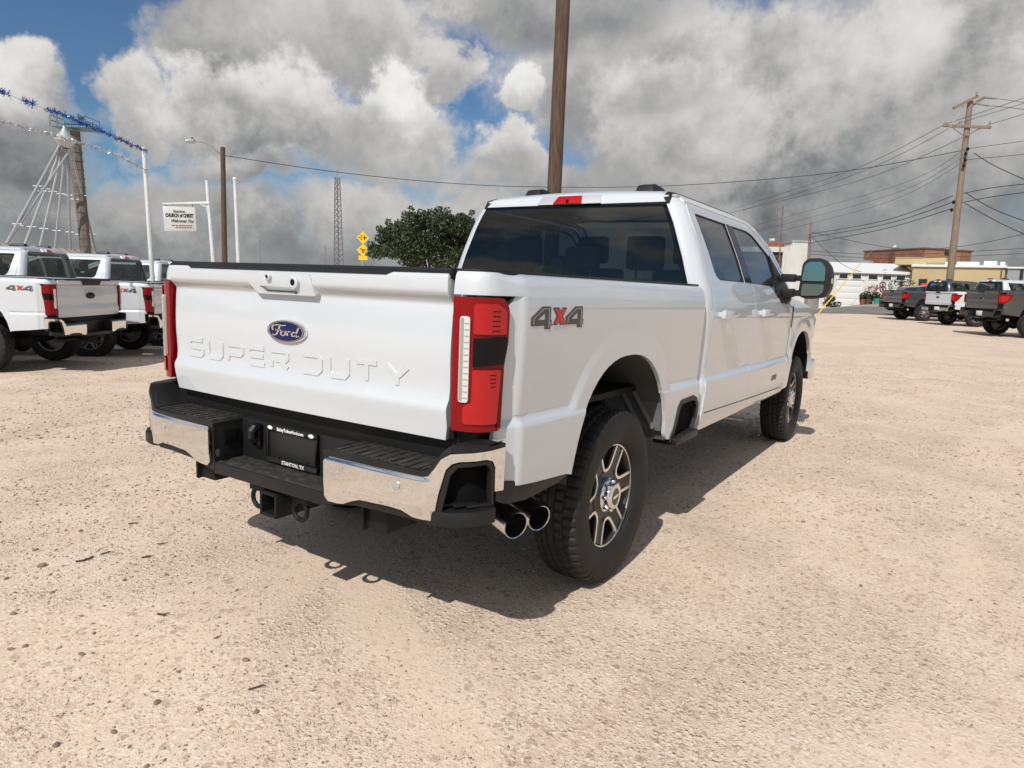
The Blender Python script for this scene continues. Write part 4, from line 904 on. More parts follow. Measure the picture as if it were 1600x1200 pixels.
def roof_z(x, y):
    ax = abs(x)
    ex = min(1.0, max(0.0, (0.716 - ax) / 0.16)); ey = min(1.0, max(0.0, (y - 1.136) / 0.13)); ef = min(1, max(0, (2.80 - y) / 0.55))
    e1 = math.sqrt(max(0, 1 - (1 - ex) ** 2)); e2 = math.sqrt(max(0, 1 - (1 - ey) ** 2)); e3 = math.sqrt(max(0, 1 - (1 - ef) ** 2))
    return 1.957 + 0.040 * e1 * e2 * (0.3 + 0.7 * e3) + 0.026 * (1 - (x / 0.72) ** 2) * e2 * e3 - 0.03 * (1 - e3)
# ------------------------------------------------------------------ the white pickup in front
truck = make_truck(True, PAINT)
tag(truck, 'large clean white crew cab pickup with chrome rear bumper, parked alone on open gravel', 'pickup truck')
# ------------------------------------------------------------------ row of white pickups to the left
far = make_truck(False, PAINT, tgtrim=True)
ROW = [((-10.40, 1.95, -2.17), 'white pickup with black tailgate bezel, first of the row, showing its whole tailgate'),
       ((-11.82, 4.08, -2.255), 'white pickup second in the row, its cab rising behind the first bed'),
       ((-13.32, 6.31, -2.20), 'white pickup third in the row, mostly hidden, dark rear window under a red roof lamp'),
       ((-15.9, 8.95, -2.21), 'white pickup last in the row, only its rear cab corner clear of the others')]
for i, ((x, y, yaw), lab) in enumerate(ROW):
    o = far if i == 0 else copy_tree(far)
    o.location = (x, y, hgt(x, y) + (0.0, -0.02, 0.0, 0.0)[i]); o.rotation_euler = (0, 0, -yaw)
    tag(o, lab, 'pickup truck', 'white pickups parked in a row')
# ------------------------------------------------------------------ smaller pickups across the lot
DGP = pmat('dark_grey_paint', (0.045, 0.047, 0.052), 0.3, coat=1.0)
BKP = pmat('dusty_black_paint', (0.030, 0.029, 0.028), 0.35, coat=0.8, var=(2, 0.5, (0.06, 0.055, 0.048)))
BRC = pmat('brushed_bumper', (0.5, 0.49, 0.47), 0.22, metal=1.0)
for (x, y, yaw, sc), pt, chrm, lab in [
        ((3.70, 26.0, 1.03, 1.06), BKP, pmat('black_bumper', (0.03, 0.03, 0.03), 0.35), 'dusty black pickup with red wedge tail lamps and a white plate on its bumper'),
        ((2.15, 33.4, 0.935, 1.03), PAINT, BRC, 'white pickup with silver bumper and red lettering, parked between two dark pickups'),
        ((0.05, 37.4, 0.945, 1.02), DGP, MATS['black_bumper'], 'dark grey lifted pickup with black wheels at the end of the dark and white trio')]:
    t = make_truck(False, pt, style='light', tgtrim=False, chrome=chrm, decal=False)
    t.location = (x, y, hgt(x, y)); t.rotation_euler = (0, 0, -yaw); t.scale = (sc, sc, sc)
    tag(t, lab, 'pickup truck', 'pickups parked across the lot')
    rbox('license_plate', -0.15, 0.15, -1.135, -1.115, 0.62, 0.77, WHITEM, t, 0.004)
    if pt is PAINT:
        text_mesh('side_lettering', 'FX4', 0.16, DRED, t, lambda a, b_, c: (body_x(-0.45 + a, 1.30 + b_, True) + 0.006, -0.45 + a, 1.30 + b_), offset=0.004)
        text_mesh('side_lettering', 'FX4', 0.16, DRED, t, lambda a, b_, c: (-body_x(-0.45 - a, 1.30 + b_, True) - 0.006, -0.45 - a, 1.30 + b_), offset=0.004)
# ------------------------------------------------------------------ ground
gm = bpy.data.materials.new('caliche_gravel'); gm.use_nodes = True
g = NG(gm.node_tree); b = g.n['Principled BSDF']; b.inputs['Roughness'].default_value = 0.92; b.inputs['Specular IOR Level'].default_value = 0.2
co = g.add('ShaderNodeNewGeometry').outputs['Position']
n1 = g.noise(co, 0.35, 5, 0.6); n2 = g.noise(co, 2.2, 6, 0.65); n3 = g.noise(co, 70, 3, 0.7); n4 = g.noise(co, 190, 2, 0.6)
vnoise2 = g.scale(g.vmath('SUBTRACT', g.add('ShaderNodeTexNoise', ins={'Vector': co, 'Scale': 0.6, 'Detail': 4.0}).outputs[1], (0.5, 0.5, 0.5)), 1.1)
str_ = g.noise(g.vmath('MULTIPLY', co, (1.6, 0.35, 1.0)), 1.3, 5, 0.6)
c = g.mix(g.smooth(n1, 0.35, 0.65), (0.53, 0.425, 0.335), (0.57, 0.465, 0.375))
c = g.mix(g.smooth(n2, 0.42, 0.68), c, (0.60, 0.50, 0.41))
c = g.mix(g.math('MULTIPLY', g.smooth(str_, 0.55, 0.72), 0.28), c, (0.42, 0.30, 0.215))
v1 = g.add('ShaderNodeTexVoronoi', ins={'Vector': co, 'Scale': 95.0, 'Randomness': 1.0})
v2 = g.add('ShaderNodeTexVoronoi', ins={'Vector': co, 'Scale': 42.0, 'Randomness': 1.0})
sc1 = g.add('ShaderNodeSeparateColor', ins={0: v1.outputs['Color']}); sc2 = g.add('ShaderNodeSeparateColor', ins={0: v2.outputs['Color']})
c = g.mix(g.math('MULTIPLY', g.smooth(sc1.outputs[0], 0.62, 1.0), 0.55), c, (0.72, 0.63, 0.53))
c = g.mix(g.math('MULTIPLY', g.smooth(sc1.outputs[1], 0.80, 1.0), 0.6), c, (0.30, 0.22, 0.165))
c = g.mix(g.math('MULTIPLY', g.smooth(sc2.outputs[1], 0.90, 1.0), 0.6), c, (0.28, 0.20, 0.15))
c = g.mix(g.math('MULTIPLY', g.smooth(n3, 0.55, 0.8), 0.45), c, (0.36, 0.275, 0.21))
# packed wheel tracks: pale arcs sweeping round the lot, with a browner rim
ctr = g.vmath('DISTANCE', g.vmath('ADD', g.vmath('MULTIPLY', co, (1, 1, 0)), vnoise2), (-9.0, -14.0, 0.0))
ctr2 = g.vmath('DISTANCE', g.vmath('ADD', g.vmath('MULTIPLY', co, (1, 1, 0)), vnoise2), (22.0, 2.0, 0.0))
tw1 = g.math('PINGPONG', ctr, 1.15); tw2 = g.math('PINGPONG', ctr2, 1.4)
patch = g.smooth(g.noise(co, 0.5, 4, 0.6), 0.46, 0.62)
trk = g.math('MULTIPLY', g.math('MAXIMUM', g.smooth(tw1, 0.24, 0.06), g.smooth(tw2, 0.28, 0.08)), patch)
c = g.mix(g.math('MULTIPLY', trk, 0.55), c, (0.60, 0.49, 0.39))
rim = g.math('MULTIPLY', g.math('MULTIPLY', g.smooth(tw1, 0.42, 0.30), g.smooth(tw1, 0.22, 0.32)), g.smooth(n2, 0.45, 0.62))
c = g.mix(g.math('MULTIPLY', rim, 0.26), c, (0.40, 0.285, 0.20))
c = g.mix(1.0, c, (1.19, 1.155, 1.11), 'MULTIPLY')
g.l.new(c, b.inputs['Base Color'])
pz = g.math('MULTIPLY', g.smooth(v1.outputs['Distance'], 0.6, 0.0), g.math('GREATER_THAN', sc1.outputs[2], 0.45))
pz2 = g.math('MULTIPLY', g.smooth(v2.outputs['Distance'], 0.5, 0.0), g.math('GREATER_THAN', sc2.outputs[2], 0.72))
hsum = g.math('ADD', g.math('MULTIPLY', pz, 0.35), g.math('ADD', g.math('MULTIPLY', pz2, 0.6), g.math('ADD', g.math('MULTIPLY', n3, 0.7), g.math('MULTIPLY', n4, 0.3))))
hsum = g.math('ADD', hsum, g.math('MULTIPLY', n2, 1.5))
loose = g.smooth(g.noise(co, 0.8, 4, 0.6), 0.36, 0.62, 0.30, 1.0)
loose = g.math('MULTIPLY', loose, g.math('MULTIPLY_ADD', trk, -0.6, 1.0))
bp = g.add('ShaderNodeBump', ins={'Strength': g.math('MULTIPLY', loose, 0.95), 'Distance': 0.012, 'Height': hsum}); g.l.new(bp.outputs[0], b.inputs['Normal'])

def polar_sheet(name, mat, radii, nseg, z_off=0.0):
    V = [(CAM[0], CAM[1], hgt(CAM[0], CAM[1]) + z_off)]; F = []
    for r in radii:
        for k in range(nseg):
            a = 2 * math.pi * k / nseg; x, y = CAM[0] + r * math.sin(a), CAM[1] + r * math.cos(a); V.append((x, y, hgt(x, y) + z_off))
    for k in range(nseg): F.append((0, 1 + (k + 1) % nseg, 1 + k))
    for i in range(len(radii) - 1):
        for k in range(nseg):
            a, b_ = 1 + i * nseg + k, 1 + i * nseg + (k + 1) % nseg; F.append((a, b_, b_ + nseg, a + nseg))
    me = bpy.data.meshes.new(name); me.from_pydata(V, [], F); me.shade_smooth(); return link(name, me, mat)
gr_ = polar_sheet('gravel_lot', gm, [0.7 * 1.09 ** i for i in range(86)], 180)
tag(gr_, 'pale pinkish caliche gravel lot', kind='structure')
# ------------------------------------------------------------------ loose stones
rng = np.random.default_rng(7)
def stone_field(name, n, rmin, rmax, smin, smax, mat, label, dens=None):
    """thousands of little stones as one mesh: squashed, rotated eight-faced lumps"""
    base = np.array([(1, 0, 0), (0, 1, 0), (-1, 0, 0), (0, -1, 0), (0, 0, 1), (0, 0, -0.6), (.7, .7, .35), (-.6, .7, .3)], float)
    fc = np.array([(0, 6, 4), (6, 1, 4), (1, 7, 4), (7, 2, 4), (2, 3, 4), (3, 0, 4), (0, 5, 6), (6, 5, 1), (1, 5, 7), (7, 5, 2), (2, 5, 3), (3, 5, 0)])
    r = rmin * (rmax / rmin) ** rng.random(n) ** 0.72; th = YAW + rng.uniform(-0.80, 0.80, n)
    x = CAM[0] + r * np.sin(th); y = CAM[1] + r * np.cos(th)
    clump = np.sin(x * 2.1 + np.sin(y * 1.7)) + np.sin(y * 2.9 + 1.3 * np.sin(x * 1.1)) + rng.normal(0, 0.9, n)
    keep = clump > -0.6
    x, y, r = x[keep], y[keep], r[keep]; n = len(x)
    s = smin + (smax - smin) * rng.random(n) ** 3.0
    s *= np.clip(r / 3.2, 0.8, 2.2)
    a = rng.uniform(0, 2 * np.pi, n); ca, sa = np.cos(a), np.sin(a)
    jit = 1 + rng.uniform(-0.35, 0.35, (n, 8, 3)); P = base[None] * jit
    P = P * s[:, None, None] * np.stack([rng.uniform(0.7, 1.4, n), rng.uniform(0.6, 1.0, n), rng.uniform(0.35, 0.75, n)], 1)[:, None, :]
    X = P[:, :, 0] * ca[:, None] - P[:, :, 1] * sa[:, None] + x[:, None]; Y = P[:, :, 0] * sa[:, None] + P[:, :, 1] * ca[:, None] + y[:, None]
    hz = np.array([hgt(u, v) for u, v in zip(x, y)])
    Z = P[:, :, 2] + hz[:, None] + s[:, None] * 0.12
    V = np.stack([X, Y, Z], 2).reshape(-1, 3).astype(np.float32)
    F = (fc[None] + (np.arange(n) * 8)[:, None, None]).reshape(-1).astype(np.int32)
    me = bpy.data.meshes.new(name); nf = len(F) // 3
    me.vertices.add(len(V)); me.vertices.foreach_set('co', V.ravel())
    me.loops.add(len(F)); me.loops.foreach_set('vertex_index', F)
    me.polygons.add(nf); me.polygons.foreach_set('loop_start', np.arange(0, nf * 3, 3, dtype=np.int32)); me.polygons.foreach_set('loop_total', np.full(nf, 3, np.int32))
    me.update(calc_edges=True); me.validate()
    return tag(link(name, me, mat), label, kind='stuff')
sm = bpy.data.materials.new('pale_stone'); sm.use_nodes = True
g = NG(sm.node_tree); b = g.n['Principled BSDF']; b.inputs['Roughness'].default_value = 0.9; b.inputs['Specular IOR Level'].default_value = 0.2
ri = g.add('ShaderNodeNewGeometry').outputs['Random Per Island']
rp = g.add('ShaderNodeValToRGB', ins={0: ri}); el = rp.color_ramp.elements
el[0].position = 0.0; el[0].color = (0.24, 0.165, 0.115, 1); el[1].position = 1.0; el[1].color = (0.64, 0.545, 0.44, 1)
for p_, c_ in ((0.12, (0.40, 0.29, 0.21, 1)), (0.35, (0.50, 0.395, 0.30, 1)), (0.75, (0.56, 0.46, 0.36, 1))):
    e = el.new(p_); e.color = c_
g.l.new(rp.outputs[0], b.inputs['Base Color'])
stone_field('gravel', 90000, 1.3, 18.0, 0.0018, 0.0085, sm, 'fine loose gravel strewn over the lot')
dkst = pmat('brown_stone', (0.34, 0.245, 0.175), 0.9, var=(3, 0.9, (0.46, 0.35, 0.26)), bump=(8, 0.6, 0.2), spec=0.2)
PEB = []
for k in range(5):
    bm = bmesh.new(); bmesh.ops.create_icosphere(bm, subdivisions=2, radius=1.0)
    rr = random.Random(k)
    off = [Vector((rr.uniform(-1, 1), rr.uniform(-1, 1), rr.uniform(-1, 1))).normalized() for _ in range(7)]
    for v in bm.verts:
        d = v.co.normalized(); c = min(0.62 / max(d.dot(o_), 0.30) for o_ in off); v.co = d * min(1.0, c)
    me = bpy.data.meshes.new('stone'); bm.to_mesh(me); bm.free(); me.materials.append(dkst); PEB.append(me)
spots = [(385, 1032, 9), (245, 1099, 9), (312, 1109, 7), (401, 1113, 8), (178, 1145, 7), (87, 1165, 9), (245, 1081, 4), (126, 830, 6), (82, 926, 6), (195, 907, 5), (297, 911, 4), (260, 899, 5), (370, 923, 5), (20, 960, 7), (65, 885, 9),
         (128, 963, 5), (147, 990, 5), (16, 1015, 7), (40, 1010, 7), (128, 1023, 7), (145, 1021, 4), (338, 997, 6), (343, 965, 4), (432, 1066, 5), (447, 1041, 5), (202, 1168, 5), (290, 1165, 4), (230, 1198, 6), (1255, 816, 6), (1345, 916, 5), (1253, 897, 4), (1447, 1032, 4),
         (1223, 924, 3), (1390, 897, 4), (1170, 1013, 4), (300, 885, 4), (530, 1100, 5), (520, 1107, 4), (163, 947, 4), (170, 1097, 4), (10, 905, 6), (145, 975, 4), (280, 1050, 5), (213, 994, 4), (330, 1019, 4), (55, 860, 6), (230, 870, 5), (400, 876, 4)]
for i, (px, py, s_) in enumerate(spots):
    v = ray(px, py); t_ = -CAM[2] / v[2]; x, y = CAM[0] + v[0] * t_, CAM[1] + v[1] * t_
    dist = np.linalg.norm(v * t_); rad = 0.64 * s_ * dist / FPX
    o = bpy.data.objects.new('stone', PEB[i % 5]); COL.objects.link(o)
    o.location = (x, y, hgt(x, y) + rad * 0.18); o.scale = (rad * 1.15, rad * 0.85, rad * 0.55); o.rotation_euler = (0.2, 0.1, i * 1.7)
    if s_ >= 7: tag(o, 'brown angular stone, one of the larger ones on the gravel', 'stone', 'larger brown stones on the gravel')
    else: tag(o, 'small brown stone lying loose on the gravel', 'stone', 'small brown stones on the gravel')
# dry twigs
twm = pmat('dry_twig', (0.07, 0.05, 0.035), 0.9)
for i, (pts, w) in enumerate([([(118, 879), (132, 877), (146, 871)], .004), ([(157, 868), (172, 863)], .003), ([(221, 873), (235, 870)], .003), ([(248, 852), (256, 850)], .003), ([(246, 961), (258, 963)], .004), ([(200, 820), (215, 818)], .003), ([(388, 1080), (412, 1072)], .0025)]):
    P_ = []
    for px, py in pts:
        v = ray(px, py); t_ = -CAM[2] / v[2]; P_.append((CAM[0] + v[0] * t_, CAM[1] + v[1] * t_, hgt(CAM[0] + v[0] * t_, CAM[1] + v[1] * t_) + 0.006))
    tw = MB().tube(P_, w, 6)
    m = (Vector(P_[0]) + Vector(P_[-1])) / 2; tw.tube([m, m + Vector((0.03, 0.02, 0.008))], w * 0.6, 5)
    tag(tw.build('twig', twm), 'dry dark twig lying on the pale gravel', 'twig', 'dry twigs on the gravel')
# ------------------------------------------------------------------ poles
WOOD = pmat('weathered_pole', (0.115, 0.072, 0.048), 0.85, bump=(9, 0.8, 0.03, 8), var=(5, 0.9, (0.05, 0.03, 0.02)))
def stretch(m, sc):
    """grain that runs along the pole"""
    nt = m.node_tree; tc = [n for n in nt.nodes if n.type == 'TEX_COORD'][0]
    mp = nt.nodes.new('ShaderNodeMapping'); mp.inputs['Scale'].default_value = sc
    for l in list(tc.outputs['Object'].links): nt.links.new(mp.outputs[0], l.to_socket)
    nt.links.new(tc.outputs['Object'], mp.inputs[0])
stretch(WOOD, (6, 6, 0.5))
WOODG = pmat('grey_brown_pole', (0.26, 0.20, 0.145), 0.85, bump=(9, 0.5, 0.02, 8), var=(5, 0.7, (0.14, 0.10, 0.07))); stretch(WOODG, (6, 6, 0.5))
WPOLE = pmat('white_pole', (0.72, 0.73, 0.72), 0.45, var=(3, 0.4, (0.5, 0.47, 0.42)))
RUST = pmat('rusty_steel', (0.16, 0.085, 0.05), 0.8, var=(4, 0.6, (0.3, 0.25, 0.22)))
WIRE = pmat('wire_black', (0.03, 0.03, 0.032), 0.7)
GALV = pmat('galvanised', (0.50, 0.52, 0.53), 0.45, metal=0.5, var=(3, 0.4, (0.36, 0.36, 0.36)))
def pole(name, top, bot, d, r0, r1, mat, n=14, extra=0.0):
    """pole whose axis passes two photograph pixels at distance d, standing on the ground"""
    a, b_ = at(*top, d), at(*bot, d); v = (b_ - a).normalized(); 
    for _ in range(3):
        k = (hgt((a + v * 1).x, (a + v * 1).y) - a.z) / v.z; base = a + v * k; k = (hgt(base.x, base.y) - 0.1 - a.z) / v.z
    base = a + v * k
    root = empty(name, base)
    L = a - base
    MB().tube([Vector((0, 0, 0)), L * 0.33, L * 0.66, L], [r1, r1 + (r0 - r1) * .33, r1 + (r0 - r1) * .66, r0], n).build('shaft', mat, root)
    return root, base, L
# tall pole just behind the pickup
p1, b1, L1 = pole('utility_pole', (880, 0), (866, 297), 14.5, 0.135, 0.16, WOOD, 18)
for c in p1.children:                                  # it runs on above the frame
    for v in c.data.vertices:
        if v.co.z > L1.z * 0.9: v.co += Vector(L1) * 0.35
tag(p1, 'tall dark brown wooden pole rising right behind the white pickup roof', 'utility pole')
# lamp pole
p2, b2, L2 = pole('street_lamp', (348, 230), (351, 400), 40, 0.12, 0.15, WOOD)
ra = Vector(at(346, 243, 40)) - b2; rb = Vector(at(316, 222, 39.6)) - b2; rc_ = Vector(at(305, 221, 39.5)) - b2; rd_ = Vector(at(289, 220, 39.4)) - b2
MB().tube([ra, (ra + rb) / 2 + Vector((0, 0, 0.1)), rb, rc_], 0.035, 8).build('lamp_arm', GALV, p2)
hd = MB(); ax_ = (rd_ - rc_); 
for i in range(1): hd.tube([rc_, rc_ + ax_ * 0.2, rc_ + ax_ * 0.6, rd_], [0.06, 0.13, 0.13, 0.05], 12)
hd.build('lamp_head', GALV, p2); MB().ball(rc_ + ax_ * 0.3 + Vector((0, 0, 0.15)), 0.05, 8, 6).build('photocell', DARK, p2)
tag(p2, 'brown wooden pole carrying a street lamp on a long arm', 'street lamp')
# right hand power pole with two crossarms
p3, b3, L3 = pole('power_pole', (1516, 158), (1484, 435), 44, 0.13, 0.19, WOODG, 16)
def arm(pa, pb, d0, d1, w=0.06):
    a, b_ = Vector(at(*pa, d0)) - b3, Vector(at(*pb, d1)) - b3; ax = (b_ - a)
    rot = ax.normalized().to_track_quat('X', 'Z').to_matrix()
    return MB().box((a + b_) / 2, (ax.length, w * 2, w * 2.3), rot)
arm((1473, 196), (1549, 199), 43.8, 43.9).build('crossarm', WOODG, p3, bevel=0.01)
arm((1490, 169), (1528, 150), 43.2, 44.0).build('crossarm', WOODG, p3, bevel=0.01)
arm((1512, 168), (1538, 152), 44.3, 45.2).build('crossarm', WOODG, p3, bevel=0.01)
for pa, pb in (((1488, 199), (1507, 213)), ((1533, 199), (1509, 213))):
    MB().tube([Vector(at(*pa, 43.8)) - b3, Vector(at(*pb, 43.8)) - b3], 0.025, 6).build('arm_brace', WOODG, p3)
ins = pmat('insulator_grey', (0.30, 0.30, 0.30), 0.3)
for px, py in ((1477, 193), (1500, 192), (1547, 193), (1526, 146)):
    q = Vector(at(px, py, 43.8)) - b3; MB().lathe([(0.001, 0.12), (0.05, 0.11), (0.05, 0.06), (0.03, 0.05), (0.06, 0.03), (0.06, 0.0), (0.02, -0.06)], 10, lambda a, r, h: (q.x + r * math.cos(a), q.y + r * math.sin(a), q.z + h)).build('insulator', ins, p3)
for pa, pb in (((1538, 152), (1556, 154)), ((1522, 161), (1545, 165))):
    a, b_ = Vector(at(*pa, 44.5)) - b3, Vector(at(*pb, 44.5)) - b3
    n_ = 14; MB().tube([a + (b_ - a) * (i / n_) for i in range(n_ + 1)], [0.035 if i % 2 else 0.075 for i in range(n_ + 1)], 8).build('insulator_string', ins, p3)
for i, (px, py) in enumerate(((1512, 233), (1509, 240), (1508, 250), (1506, 259), (1487, 328), (1490, 316))):
    q = Vector(at(px, py, 43.7)) - b3; MB().ball(q, (0.08, 0.08, 0.10), 8, 6).build('bracket', DARK, p3)
MB().tube([Vector(at(1506, 165, 43.7)) - b3, Vector(at(1466, 228, 41.5)) - b3], 0.022, 6).build('strain_rod', GALV, p3)
tag(p3, 'weathered leaning power pole with wooden crossarms and insulators, behind the parked pickups', 'utility pole')
p4, b4, L4 = pole('utility_pole', (1267, 347), (1262, 430), 66, 0.10, 0.13, WOODG, 8)
tag(p4, 'short plain wooden pole beside the tall corrugated shed', 'utility pole')
p5, b5, L5 = pole('pipe_mast', (1224, 318), (1218, 400), 62, 0.05, 0.06, RUST, 8)
tag(p5, 'thin rusty pipe mast in front of the brick building', 'mast')
# white flag poles
for nm, top, bot, d, r, lab in (('flag_pole', (225, 236), (236, 400), 18, 0.045, 'slim white pole holding the ends of the tinsel garlands'), ('flag_pole', (367, 282), (372, 400), 19, 0.042, 'bare slim white pole right of the street lamp pole')):
    p_, b_, L_ = pole(nm, top, bot, d, r, r * 1.25, WPOLE, 10); tag(p_, lab, 'pole')
    MB().ball(L_ + Vector((0, 0, 0.03)), r * 1.3, 8, 6).build('pole_cap', WPOLE, p_)
# church sign on its white pole
p6, b6, L6 = pole('church_sign', (323, 282), (333, 402), 22, 0.045, 0.085, WPOLE, 12)
S = lambda px, py, d=22: Vector(at(px, py, d)) - b6
MB().tube([S(254, 319), S(310, 318), S(327, 318)], [0.035, 0.05, 0.06], 10).build('sign_arm', WPOLE, p6)
MB().tube([S(312, 319), S(322, 323), S(328, 336)], 0.045, 8).build('arm_gusset', WPOLE, p6)
BOARD = pmat('sign_board', (0.74, 0.73, 0.68), 0.5, var=(4, 0.4, (0.6, 0.57, 0.5)))
c0, cx_, cy_ = S(281, 342), (S(306, 342.6) - S(256, 341.4)), (S(281, 323) - S(281, 361))
ux, uy = cx_.normalized(), cy_.normalized(); uy = (uy - ux * uy.dot(ux)).normalized(); un = ux.cross(uy)
Wb, Hb = cx_.length, cy_.length
rotS = Matrix((ux, uy, un)).transposed()
bd = MB().box(c0, (Wb, Hb, 0.04), rotS).build('sign_board', BOARD, p6, bevel=0.006)
INK = pmat('sign_ink', (0.03, 0.03, 0.035), 0.6); INKR = pmat('sign_red_ink', (0.45, 0.06, 0.05), 0.6)
sg = lambda x, y, z: c0 + ux * x + uy * y + un * 0.024
text_mesh('sign_lettering', 'Stanton', Hb * 0.15, INK, bd, lambda x, y, z: sg(x, y + Hb * 0.30, z), offset=0.003)
text_mesh('sign_lettering', 'CHURCH of CHRIST', Hb * 0.20, INK, bd, lambda x, y, z: sg(x, y + Hb * 0.13, z), xs=0.60, offset=0.008)
text_mesh('sign_lettering', 'Welcomes You', Hb * 0.19, INK, bd, lambda x, y, z: sg(x + 0.05, y - Hb * 0.09, z), shear=0.4, xs=0.72, offset=0.003)
for k, (w_, dx_) in enumerate(((0.66, 0.05), (0.52, 0.10))):
    for j in range(6):
        x0 = dx_ * Wb - w_ * Wb / 2 + j * w_ * Wb / 6
        MB().box(sg(x0 + w_ * Wb / 12, -Hb * (0.27 + 0.085 * k), 0), (w_ * Wb / 6 * 0.8, Hb * 0.035, 0.004), rotS).build('sign_line', INKR, bd, smooth=0)
for px in (260, 301):
    MB().tube([S(px, 320), S(px, 325)], 0.012, 6).build('sign_chain', RUST, p6)
tag(p6, 'white church notice board hanging from the arm of a white pole', 'sign')
# ------------------------------------------------------------------ overhead wires
def wire(pts, r, label, group, n=14, name='power_line'):
    P_ = [at(*p) for p in pts]; out = []
    for i in range(len(P_) - 1):
        p0, p1_, p2_, p3_ = P_[max(i - 1, 0)], P_[i], P_[i + 1], P_[min(i + 2, len(P_) - 1)]
        for k in range(n):
            t = k / n; out.append(0.5 * ((2 * p1_) + (p2_ - p0) * t + (2 * p0 - 5 * p1_ + 4 * p2_ - p3_) * t * t + (3 * p1_ - p0 - 3 * p2_ + p3_) * t ** 3))
    out.append(P_[-1])
    o = MB().tube(out, r, 5).build(name, WIRE, smooth=80)
    return tag(o, label, 'wire', group)
wire([(351, 243, 40), (520, 268, 41), (700, 286, 42), (850, 292, 42.5), (1050, 290, 43), (1300, 270, 43.5), (1505, 235, 44)], 0.020, 'single cable sagging from the street lamp pole to the crossarm pole', None)
gl_ = 'wires running from the crossarm pole'
up3 = [[(1477, 194, 43.8), (1330, 266, 52), (1150, 325, 64)], [(1500, 192, 43.8), (1340, 271, 52), (1160, 328, 64)], [(1547, 194, 43.8), (1350, 280, 53), (1140, 333, 66)]]
for k, w in enumerate(up3): wire(w, 0.014, ('power line from the left end', 'power line from the middle', 'power line from the right end')[k] + ' of the lower crossarm towards the corrugated shed', gl_)
for k, w in enumerate([[(1505, 236, 44), (1400, 290, 50), (1180, 352, 62)], [(1504, 246, 44), (1390, 305, 50), (1180, 362, 62)], [(1503, 255, 44), (1380, 318, 50), (1190, 368, 62)]]): wire(w, 0.010, ('highest', 'middle', 'lowest')[k] + ' of three thin wires tied to the pole below its crossarm', gl_)
for k, w in enumerate([[(1489, 306, 43.9), (1380, 345, 52), (1264, 366, 66)], [(1489, 316, 43.9), (1380, 351, 52), (1264, 371, 66)], [(1487, 326, 43.9), (1380, 358, 52), (1264, 380, 66)]]): wire(w, 0.022, ('uppermost', 'middle', 'bottom')[k] + ' heavy cable between the crossarm pole and the short pole', gl_)
for k, w in enumerate([[(1547, 194, 43.8), (1600, 178, 40), (1680, 150, 36)], [(1500, 192, 43.8), (1600, 161, 40), (1680, 135, 36)], [(1477, 194, 43.8), (1600, 153, 40), (1680, 122, 36)], [(1556, 154, 44.5), (1600, 160, 42), (1680, 172, 38)], [(1545, 165, 44.5), (1600, 171, 42), (1680, 184, 38)],
                       [(1507, 233, 44), (1600, 220, 41), (1680, 205, 38)], [(1507, 250, 44), (1600, 241, 41), (1680, 232, 38)]]): wire(w, 0.012, 'thin wire running off past the edge from the crossarm pole top', 'wires running right from the crossarm pole')
for k, w in enumerate([[(1506, 302, 44), (1560, 292, 42), (1680, 280, 38)], [(1501, 317, 44), (1560, 306, 42), (1680, 292, 38)], [(1510, 302, 44), (1560, 330, 42), (1680, 372, 38)], [(1508, 318, 44), (1570, 352, 42), (1680, 400, 38)], [(1522, 239, 44), (1560, 262, 42), (1680, 315, 38)]]): wire(w, 0.020, 'heavy service cable dropping right from the power pole', 'service cables right of the power pole')
for k, w in enumerate([[(1264, 362, 66), (1400, 388, 66), (1500, 385, 66), (1600, 366, 64)], [(1264, 392, 66), (1400, 398, 68), (1600, 388, 66)], [(1264, 397, 66), (1400, 404, 68), (1600, 396, 66)], [(1264, 365, 66), (1312, 410, 70), (1345, 425, 74)]]): wire(w, 0.020, 'low cable looping above the roofs from the short pole', 'cables above the roofs')
# yellow guy guard
ga, gb = at(1344, 412, 46), at(1276, 487, 41); gb.z = hgt(gb.x, gb.y)
gy = empty('guy_wire', gb)
MB().tube([Vector((0, 0, 0)), ga - gb], 0.032, 8).build('guard_tube', pmat('guy_yellow', (0.75, 0.50, 0.06), 0.5), gy)
MB().tube([ga - gb, Vector(at(1500, 245, 43.9)) - gb], 0.006, 5).build('guy_cable', GALV, gy)
tag(gy, 'bright yellow guy wire guard slanting up from the gravel by the mirror', 'guy wire')
# ------------------------------------------------------------------ tinsel garlands
def garland(path, d0, d1, mats, label, name, gaps=(), ln=0.09):
    P_ = [at(px, py, d0 + (d1 - d0) * i / (len(path) - 1)) for i, (px, py) in enumerate(path)]
    pts = []
    for i in range(len(P_) - 1):
        for k in range(24): pts.append(P_[i].lerp(P_[i + 1], k / 24))
    pts.append(P_[-1]); root = empty(name, pts[-1]); o_ = pts[-1]
    MB().tube([p - o_ for p in pts[::4] + [pts[-1]]], 0.006, 4).build('cord', WPOLE, root)
    rr = random.Random(len(path)); mb = MB(); n = len(pts) - 1
    for j in range(1500):
        t = rr.random()
        if any(a < t < b_ for a, b_ in gaps): continue
        p = pts[int(t * n)] - o_
        d = Vector((rr.gauss(0, 1), rr.gauss(0, 1), rr.gauss(0.15, 0.8))).normalized() * rr.uniform(0.25, 1.0) * ln; w = Vector((rr.gauss(0, 1), rr.gauss(0, 1), rr.gauss(0, 1))).normalized() * 0.007
        mb.raw([p - w, p + w, p + w + d, p - w + d * 1.1], [(0, 1, 2, 3)])
    mb.build('tinsel', mats, root, smooth=0)['kind'] = 'stuff'
    tag(root, label, 'garland'); return root
